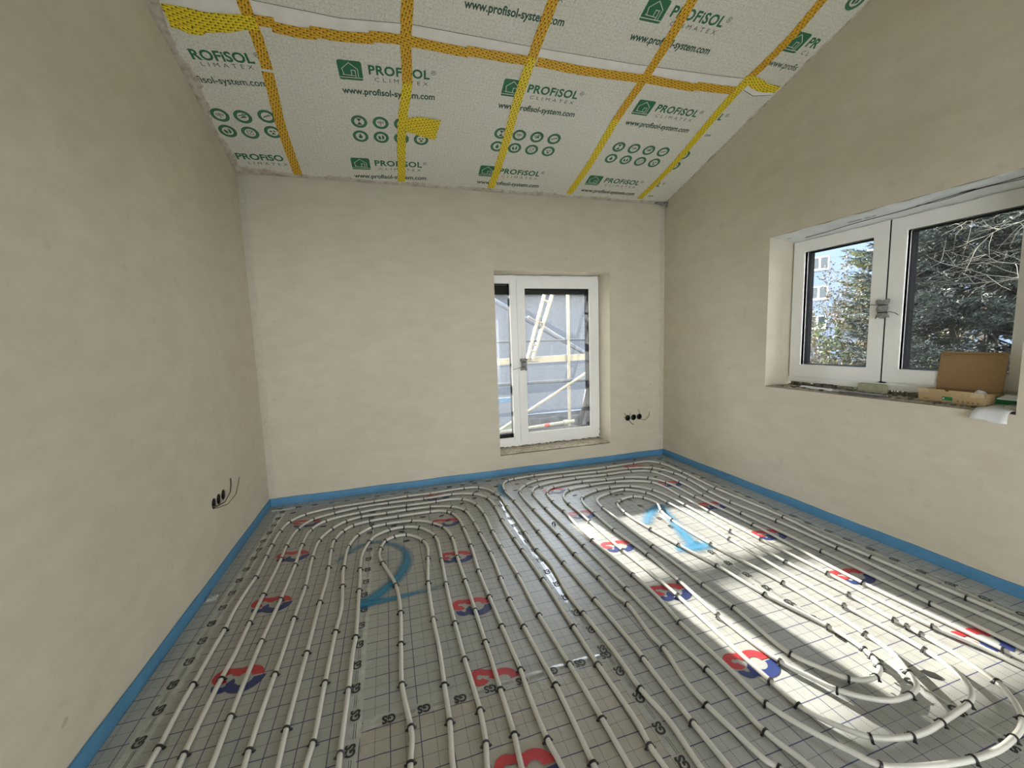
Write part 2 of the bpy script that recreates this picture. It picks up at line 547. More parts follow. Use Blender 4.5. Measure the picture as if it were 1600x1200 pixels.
W1 = dict(x0=2.0165, x1=3.231, z0=0.2, z1=1.972)          # back window opening
W2 = dict(y0=-2.613, y1=-1.25, z0=0.891, z1=2.042)        # side window opening

wall_left = profile_wall('wall_left', -0.3, 0.0, YF, 0.0)
boolean_cut(wall_left, [cyl_cutter(c, (-1, 0, 0), 0.0315, 0.05) for c in SOCK_L])
wall_right = profile_wall('wall_right', W, W + 0.322, YF, 0.0)
boolean_cut(wall_right, [box_cutter((W - 0.1, W2['y0'], W2['z0']), (W + 0.5, W2['y1'], W2['z1']))])
mb = MB(); mb.box((-0.3, 0, -0.25), (W + 0.322, 0.315, HE + 0.012))
wall_back = tag(mb.build('wall_back', PLASTER), kind='structure')
boolean_cut(wall_back, [box_cutter((W1['x0'], -0.1, W1['z0']), (W1['x1'], 0.5, W1['z1']))] + [cyl_cutter(c, (0, 1, 0), 0.0315, 0.05) for c in SOCK_B])
mb = MB(); mb.box((-0.3, YF - 0.3, -0.25), (W + 0.36, YF, HE - SL * YF + 0.1))
wall_front = tag(mb.build('wall_front', PLASTER), kind='structure')
boolean_cut(wall_front, [box_cutter((0.2, YF - 0.5, -0.003), (3.7, YF + 0.2, 1.9))])  # unseen opening added to bring daylight in from behind the camera

# vertical corner bead of rougher plaster in the two back corners
def corner_bead(name, x0, x1, label):
    n = 60
    v = []; f = []
    for i in range(n + 1):
        z = 0.07 + (HE - 0.09) * i / n
        j = 0.006 * math.sin(i * 0.7) + random.uniform(-0.004, 0.004)
        v += [(x0, -0.0005, z), (x0 + (x1 - x0) * 0.5, -0.004, z), (x1 + j, -0.0008, z)]
    for i in range(n):
        for k in range(2):
            a = i * 3 + k
            f.append((a, a + 1, a + 4, a + 3))
    o = mesh_obj(name, v, f, RAW_SOFT, wall_back, smooth=True)
    o['label'] = label
    return o
RAW_SOFT = mat_raw_plaster('corner_plaster', (0.50, 0.465, 0.375, 1), (0.56, 0.52, 0.43, 1))
corner_bead('corner_plaster', 0.002, 0.055, 'darker rough plaster down the corner')
corner_bead('corner_plaster', W - 0.002, W - 0.055, 'darker rough plaster down the corner')

# trowel marks and small scuffs on the plaster, shallow raised smears
def smear(name, wall, c, ux, uy, nrm, L, H, seed):
    rnd = random.Random(seed)
    c = Vector(c); ux = Vector(ux); uy = Vector(uy); nrm = Vector(nrm)
    n = 14
    ring = []
    for i in range(n):
        a = 2 * math.pi * i / n
        rr_ = rnd.uniform(0.6, 1.0)
        ring.append(c + ux * (math.cos(a) * L * rr_) + uy * (math.sin(a) * H * rr_ + math.cos(a) * L * 0.25) + nrm * 0.0004)
    v = ring + [c + nrm * 0.0016]
    o = mesh_obj(name, v, [(i, (i + 1) % n, n) for i in range(n)], SCUFF, wall, smooth=True)
    return o
SCUFF = mat_raw_plaster('plaster_scuff', (0.42, 0.385, 0.315, 1), (0.56, 0.52, 0.43, 1))
for i, (x, z) in enumerate([(1.37, 1.99), (1.2, 2.0), (0.83, 1.72), (0.12, 1.62), (0.14, 1.47), (0.16, 1.25), (1.45, 2.25), (3.46, 2.35), (3.62, 1.9), (3.55, 1.55), (3.66, 1.25), (3.4, 0.62), (1.9, 1.3), (1.92, 0.95), (0.3, 0.9), (3.72, 0.8)]):
    smear('plaster_scuff', wall_back, (x, 0, z), (1, 0, 0), (0, 0, 1), (0, -1, 0), random.uniform(0.012, 0.035), random.uniform(0.004, 0.014), i)
for i, (y, z) in enumerate([(-1.55, 1.9), (-0.5, 1.25), (-0.42, 1.2), (-2.25, 0.2), (-1.6, 0.5), (-0.9, 0.95)]):
    smear('plaster_scuff', wall_left, (0, y, z), (0, 1, 0), (0, 0, 1), (1, 0, 0), random.uniform(0.008, 0.02), random.uniform(0.006, 0.014), 50 + i)
for i, (y, z) in enumerate([(-1.95, 0.27), (-2.3, 0.6), (-0.9, 1.3), (-1.35, 0.16), (-1.3, 2.4)]):
    smear('plaster_scuff', wall_right, (W, y, z), (0, 1, 0), (0, 0, 1), (-1, 0, 0), random.uniform(0.006, 0.014), random.uniform(0.004, 0.008), 80 + i)

# ------------------------------------------------------------------ floor: slab and printed foil sheets
mb = MB(); mb.box((0, YF, -0.25), (W, 0, -0.004))
floor = tag(mb.build('floor', plain('floor_insulation', (0.6, 0.6, 0.58, 1), 0.8)), kind='structure')
floor['label'] = 'light grey gridded insulation foil floor'

def foil_sheet(x0, x1, y0, y1, ox, oy, mat=FOIL, rough=0.0, top=0.0):
    """sheet with origin at a logo centre (ox, oy)"""
    nx = max(1, int((x1 - x0) / 0.03)) if rough else 1
    ny = max(1, int((y1 - y0) / 0.03)) if rough else 1
    v = []; f = []
    rnd = np.random.default_rng(3)
    hx = rnd.uniform(0, 6, 12); 
    for j in range(ny + 1):
        for i in range(nx + 1):
            x = x0 + (x1 - x0) * i / nx; y = y0 + (y1 - y0) * j / ny
            h = 0.0
            if rough and 0 < i < nx and 0 < j < ny:
                h = rough * (0.5 + 0.5 * math.sin(x * 23 + hx[0] + 3 * math.sin(y * 9 + hx[1])) * math.sin(y * 31 + hx[2] + 2.5 * math.sin(x * 11 + hx[3])))
                h += rough * 0.6 * max(0, math.sin(y * 17 + x * 40 + hx[4])) ** 6
            v.append((x - ox, y - oy, top + h))
    for j in range(ny):
        for i in range(nx):
            a = j * (nx + 1) + i
            f.append((a, a + 1, a + nx + 2, a + nx + 1))
    # thin skirt down to the slab
    n0 = len(v)
    cs = [(x0, y0), (x1, y0), (x1, y1), (x0, y1)]
    v += [(x - ox, y - oy, top) for x, y in cs] + [(x - ox, y - oy, -0.004) for x, y in cs]
    f += [(n0 + i, n0 + 4 + i, n0 + 4 + (i + 1) % 4, n0 + (i + 1) % 4) for i in range(4)]
    o = mesh_obj('foil_sheet', v, f, mat, floor, smooth=bool(rough))
    o.location = (ox, oy, 0)
    return o
E0 = 0.010
foil_sheet(E0, 0.127, YF, -0.115, 0.38, -0.46)
foil_sheet(0.127, 0.83, YF, -0.115, 0.354, -0.467)
foil_sheet(0.83, 1.827, -2.355, -0.115, 1.348, -0.843)
fs = foil_sheet(0.83, 1.827, YF, -2.355, 1.352, -2.678, FOIL_W, rough=0.0022)
fs['label'] = 'crumpled beige foil piece'
foil_sheet(1.827, 2.827, YF, -E0, 2.343, -0.575)
foil_sheet(2.827, 3.73, YF, -E0, 3.346, -0.29)
foil_sheet(3.73, W - E0, YF, -E0, 3.40, -0.31)
foil_sheet(E0, 1.827, -0.115, -E0, 0.40, -0.05)

def arc(cx, cy, r, a0, a1, n=14):
    return [(cx + r * math.cos(math.radians(a0 + (a1 - a0) * i / n)), cy + r * math.sin(math.radians(a0 + (a1 - a0) * i / n))) for i in range(n + 1)]

def band(mb, outer, inner, z, mi):
    n = len(outer)
    v = [(x, y, z) for x, y in outer] + [(x, y, z) for x, y in inner]
    mb.add(v, [(i, i + 1, n + i + 1, n + i) for i in range(n - 1)], mi)

def logo_mesh():
    """two-letter round logo: red far half, navy near half"""
    mb = MB(); z = 0.0
    # ring of the large letter, open to the lower left
    cx, cy = 0.034, -0.008
    band(mb, arc(cx, cy, 0.066, 3, 152), arc(cx - 0.004, cy + 0.004, 0.026, 3, 152), z, 0)
    band(mb, arc(cx, cy, 0.076, -152, -2), arc(cx - 0.002, cy - 0.004, 0.032, -152, -2), z + 0.0001, 1)
    # small letter: far hook red, near hook navy
    sx, sy = -0.052, 0.026
    band(mb, arc(sx, sy, 0.042, 20, 300), arc(sx, sy, 0.010, 20, 300), z + 0.0002, 0)
    mb.add([(sx + 0.004, sy + 0.040, z + 0.0003), (0.012, 0.052, z + 0.0003), (0.004, 0.020, z + 0.0003), (sx + 0.010, sy + 0.010, z + 0.0003)], [(3, 2, 1, 0)], 0)
    sx2, sy2 = -0.040, -0.024
    band(mb, arc(sx2, sy2, 0.040, -190, 40), arc(sx2, sy2, 0.010, -190, 40), z + 0.0004, 1)
    me = mb
    return me
LOGO = [logo_mesh().build('logo_print', [RED_P, BLUE_P])]
lg = LOGO[0]; lg.parent = floor; lg.location = (0.352, -0.465, 0.0009)
spots = [(0.356, -0.968), (0.356, -1.470), (0.356, -1.966), (0.356, -2.466), (1.345, -0.325), (1.350, -0.838), (1.349, -1.345), (1.347, -1.843),
         (2.335, -0.557), (2.343, -1.075), (2.342, -1.576), (2.346, -2.078), (2.344, -2.574), (2.344, -3.075),
         (3.343, -0.270), (3.352, -0.786), (3.345, -1.291), (3.341, -1.790), (3.344, -2.292), (3.350, -2.791), (1.352, -3.178)]
for x, y in spots:
    c = lg.copy(); COL.objects.link(c); c.parent = floor; c.location = (x, y, 0.0009)
c = lg.copy(); COL.objects.link(c); c.parent = floor; c.location = (1.352, -2.678, 0.0042)
# half a logo cut off by the joint of the crumpled piece
mbh = MB()
band(mbh, arc(0.036, -0.02, 0.064, 4, 150), arc(0.036, -0.02, 0.030, 4, 150), 0, 0)
band(mbh, arc(-0.052, 0.026, 0.042, 20, 320), arc(-0.052, 0.026, 0.012, 20, 320), 0.0002, 0)
mbh.add([(-0.046, 0.062, 0.0004), (0.02, 0.044, 0.0004), (0.006, 0.012, 0.0004), (-0.04, 0.032, 0.0004)], [(3, 2, 1, 0)], 0)
hl = mbh.build('logo_print', [RED_P], floor); hl.location = (1.345, -2.312, 0.0009)
hl['label'] = 'red half logo cut off at the joint'

# small black printed lozenges
def lozenge(x, y, a, z=0.0012, L=0.026, B=0.012):
    mb = MB(); mb.prism([(-L, 0), (-L * 0.45, -B), (L * 0.55, -B), (L, 0), (L * 0.45, B), (-L * 0.55, B)], 0, 0.0006)
    o = mb.build('black_sticker', BLACK_P, floor); o.location = (x, y, z); o.rotation_euler.z = a
    return o
for i, (x, y) in enumerate([(0.095, -0.098), (0.219, -0.222), (0.488, -0.58), (0.988, -0.763), (1.041, -0.880), (1.068, -1.028), (1.203, -0.686), (1.342, -0.717), (1.379, -0.815),
                            (1.653, -0.465), (1.701, -0.32), (1.529, -0.542), (1.707, -0.052), (1.892, -0.265), (2.011, -0.099), (2.09, -0.279), (2.233, -0.205), (2.178, -0.399),
                            (2.026, -0.421), (2.264, -0.464), (2.465, -0.72), (2.793, -0.84), (3.219, -0.095), (3.488, -0.056), (3.534, -0.291), (3.579, -0.401), (3.36, -0.59),
                            (3.484, -0.482), (3.788, -0.108), (2.28, -0.085)]):
    lozenge(x, y, random.uniform(-0.5, 0.5) + (0.3 if i % 2 else 0))
lozenge(2.941, -2.842, -0.9, L=0.032, B=0.016)

# ------------------------------------------------------------------ clear joint tape with black lettering
def joint_tape(label, path, w, rot, start, step, count, z=0.0003, dx=0.0):
    """path: two end points; lettering every step metres"""
    (ax, ay), (bx, by) = path
    d = Vector((bx - ax, by - ay, 0)); L = d.length; d.normalize(); s = Vector((-d.y, d.x, 0))
    n = max(2, int(L / 0.05)); v = []; f = []
    for i in range(n + 1):
        p = Vector((ax, ay, 0)) + d * (L * i / n)
        e1 = w / 2 + random.uniform(-0.0015, 0.0015); e2 = w / 2 + random.uniform(-0.0015, 0.0015)
        h = random.uniform(0.0004, 0.0016)
        v += [p + s * e1 + Vector((0, 0, z)), p + s * e1 * 0.4 + Vector((0, 0, z + h)), p - s * e2 * 0.4 + Vector((0, 0, z + h)), p - s * e2 + Vector((0, 0, z))]
    for i in range(n):
        for k in range(3):
            a = i * 4 + k
            f.append((a, a + 4, a + 5, a + 1))
    o = mesh_obj('joint_tape', v, f, CLEAR_TAPE)
    tag(o, label, 'tape')
    V, F = text_mesh('GS', width=0.047, height=0.032, bold=0.045)
    mb = MB()
    R = Matrix.Rotation(rot, 4, 'Z')
    for k in range(count):
        p = Vector((ax, ay, 0)) + d * (start + step * k) + Vector((random.uniform(-0.006, 0.006), random.uniform(-0.004, 0.004), z + 0.0022))
        mt = Matrix.Translation(p) @ R @ Matrix.Translation((-0.0235, -0.016, 0))
        mb.add([mt @ Vector(q) for q in V.tolist()], F)
        q = p + d * (step * 0.5)
        for off in (0.004, -0.003):
            l2 = step * 0.24
            mb.add([q - d * l2 + s * off, q + d * l2 + s * off, q + d * l2 + s * (off + 0.0016), q - d * l2 + s * (off + 0.0016)], [(0, 1, 2, 3)])
    t = mb.build('lettering', BLACK_P, o)
    return o
H90 = math.pi / 2
joint_tape('clear printed tape strip nearest the left wall, along the floor', ((0.127, -0.12), (0.127, -4.6)), 0.06, H90, 0.055, 0.1245, 26)
joint_tape('clear printed tape strip running through the blue number two', ((0.828, -0.35), (0.828, -4.6)), 0.055, H90, 0.09, 0.1245, 24)
joint_tape('shiny clear tape strip between the two pipe circuits', ((1.822, -0.42), (1.836, -4.6)), 0.05, H90, 0.03, 0.1245, 24)
joint_tape('clear printed tape strip running through the sunlit patch', ((2.832, -0.80), (2.826, -4.6)), 0.05, -H90, 0.05, 0.1245, 20)
joint_tape('clear printed tape strip nearest the right wall, along the floor', ((3.738, -0.10), (3.722, -4.6)), 0.06, -H90, 0.05, 0.1245, 26)
joint_tape('clear printed tape strip along the foot of the window wall', ((0.15, -0.112), (1.90, -0.105)), 0.055, math.pi, 0.09, 0.1245, 14)
joint_tape('clear printed tape strip crossing in front of the crumpled beige foil', ((0.86, -2.352), (1.87, -2.352)), 0.05, math.pi, 0.09, 0.125, 8)

# ------------------------------------------------------------------ spray painted numbers
def stroke(mb_v, mb_f, uvs, pts, widths, alpha, z):
    pts = catmull([(x, y, 0) for x, y in pts], 0.02)
    n = len(pts); o = len(mb_v)
    for i, p in enumerate(pts):
        d = pts[min(i + 1, n - 1)] - pts[max(i - 1, 0)]; d = d / (np.linalg.norm(d) + 1e-9)
        s = np.array([-d[1], d[0], 0])
        t = i / (n - 1)
        w = np.interp(t, np.linspace(0, 1, len(widths)), widths) / 2
        a = np.interp(t, np.linspace(0, 1, len(alpha)), alpha)
        for k, e in ((0, 0.0), (1, 0.5), (2, 1.0)):
            q = p + s * w * (1 - 2 * e)
            mb_v.append((q[0], q[1], z)); uvs.append((a, e))
    for i in range(n - 1):
        for k in range(2):
            a = o + i * 3 + k
            mb_f.append((a, a + 3, a + 4, a + 1))

def paint_obj(name, label, strokes):
    v = []; f = []; uvs = []
    for j, (pts, wd, al) in enumerate(strokes):
        stroke(v, f, uvs, pts, wd, al, 0.0034 + 0.0004 * j)
    o = mesh_obj(name, v, f, PAINT, floor)
    uvl = o.data.uv_layers.new(name='UVMap')
    for lp in o.data.loops:
        uvl.data[lp.index].uv = uvs[lp.vertex_index]
    o['label'] = label
    return o
paint_obj('painted_number', 'blue sprayed number 2', [
    ([(0.638, -1.154), (0.697, -1.081), (0.779, -0.995), (0.869, -0.975), (0.962, -1.037), (1.045, -1.150), (1.06, -1.270), (1.015, -1.430), (0.935, -1.540), (0.863, -1.615), (0.80, -1.645)],
     [0.05, 0.06, 0.06, 0.08, 0.10, 0.10, 0.12], [0.9, 1.0, 0.9, 1.1, 1.5, 1.5, 1.7]),
    ([(0.80, -1.645), (0.90, -1.650), (1.00, -1.647), (1.12, -1.636), (1.26, -1.622)], [0.10, 0.07, 0.06, 0.06, 0.05], [1.6, 1.5, 1.3, 0.8, 0.35])])
paint_obj('painted_number', 'blue sprayed number 1', [
    ([(2.696, -1.384), (2.816, -1.261), (2.947, -1.163), (3.00, -1.144)], [0.10, 0.11, 0.11, 0.08], [1.0, 1.3, 1.3, 1.0]),
    ([(3.00, -1.144), (2.939, -1.309), (2.874, -1.484), (2.823, -1.641), (2.78, -1.770)], [0.08, 0.09, 0.10, 0.12, 0.12], [0.8, 1.0, 1.3, 1.4, 1.4]),
    ([(2.655, -1.745), (2.73, -1.760), (2.80, -1.768), (2.89, -1.762)], [0.10, 0.13, 0.13, 0.12], [1.0, 1.4, 1.4, 1.3])])
paint_obj('painted_mark', 'blue sprayed mark between the circuits', [
    ([(1.93, -0.22), (1.915, -0.34), (1.905, -0.46), (1.92, -0.62)], [0.05, 0.07, 0.07, 0.04], [1.2, 1.5, 1.0, 0.4])])

# ------------------------------------------------------------------ blue edge strip
def edge_strip(name, a, b, nrm, label):
    a = Vector(a); b = Vector(b); nrm = Vector(nrm)
    L = (b - a).length; d = (b - a) / L
    n = int(L / 0.04)
    v = []; f = []
    for i in range(n + 1):
        p = a + d * (L * i / n)
        h = 0.0636 + 0.0018 * math.sin(i * 0.37) + random.uniform(-0.0008, 0.0008)
        t = 0.008 + 0.0012 * math.sin(i * 0.23 + 1) + random.uniform(-0.0005, 0.0005)
        z = Vector((0, 0, 1))
        v += [p + nrm * t - z * 0.003, p + nrm * (t + 0.0015) + z * h * 0.5, p + nrm * t + z * (h - 0.001), p + nrm * 0.0012 + z * h, p + nrm * 0.0005 - z * 0.003]
    for i in range(n):
        for k in range(4):
            q = i * 5 + k
            f.append((q, q + 5, q + 6, q + 1))
    o = mesh_obj(name, v, f, BLUE_FOAM)
    bm = bmesh.new(); bm.from_mesh(o.data); bmesh.ops.recalc_face_normals(bm, faces=bm.faces); bm.to_mesh(o.data); bm.free()
    tag(o, label, kind='structure')
    # short staples / creases pressed into the strip
    return o
edge_strip('baseboard_left', (0, 0, 0), (0, YF, 0), (1, 0, 0), 'blue foam edge strip along the left wall')
edge_strip('baseboard_back', (0.008, 0, 0), (W - 0.008, 0, 0), (0, -1, 0), 'blue foam edge strip along the window wall')
eb = edge_strip('baseboard_right', (W, 0, 0), (W, YF, 0), (-1, 0, 0), 'blue foam edge strip along the right wall')
mbk = MB()
for y in (-1.16, -1.42, -1.76, -2.02, -2.28, -2.48, -2.66, -2.80):
    mbk.tube([(W - 0.0115, y, 0.040), (W - 0.013, y - 0.008, 0.036), (W - 0.0115, y - 0.018, 0.043)], 0.0012, 5)
mbk.build('staple', plain('strip_crease', (0.05, 0.17, 0.34, 1), 0.5), eb)

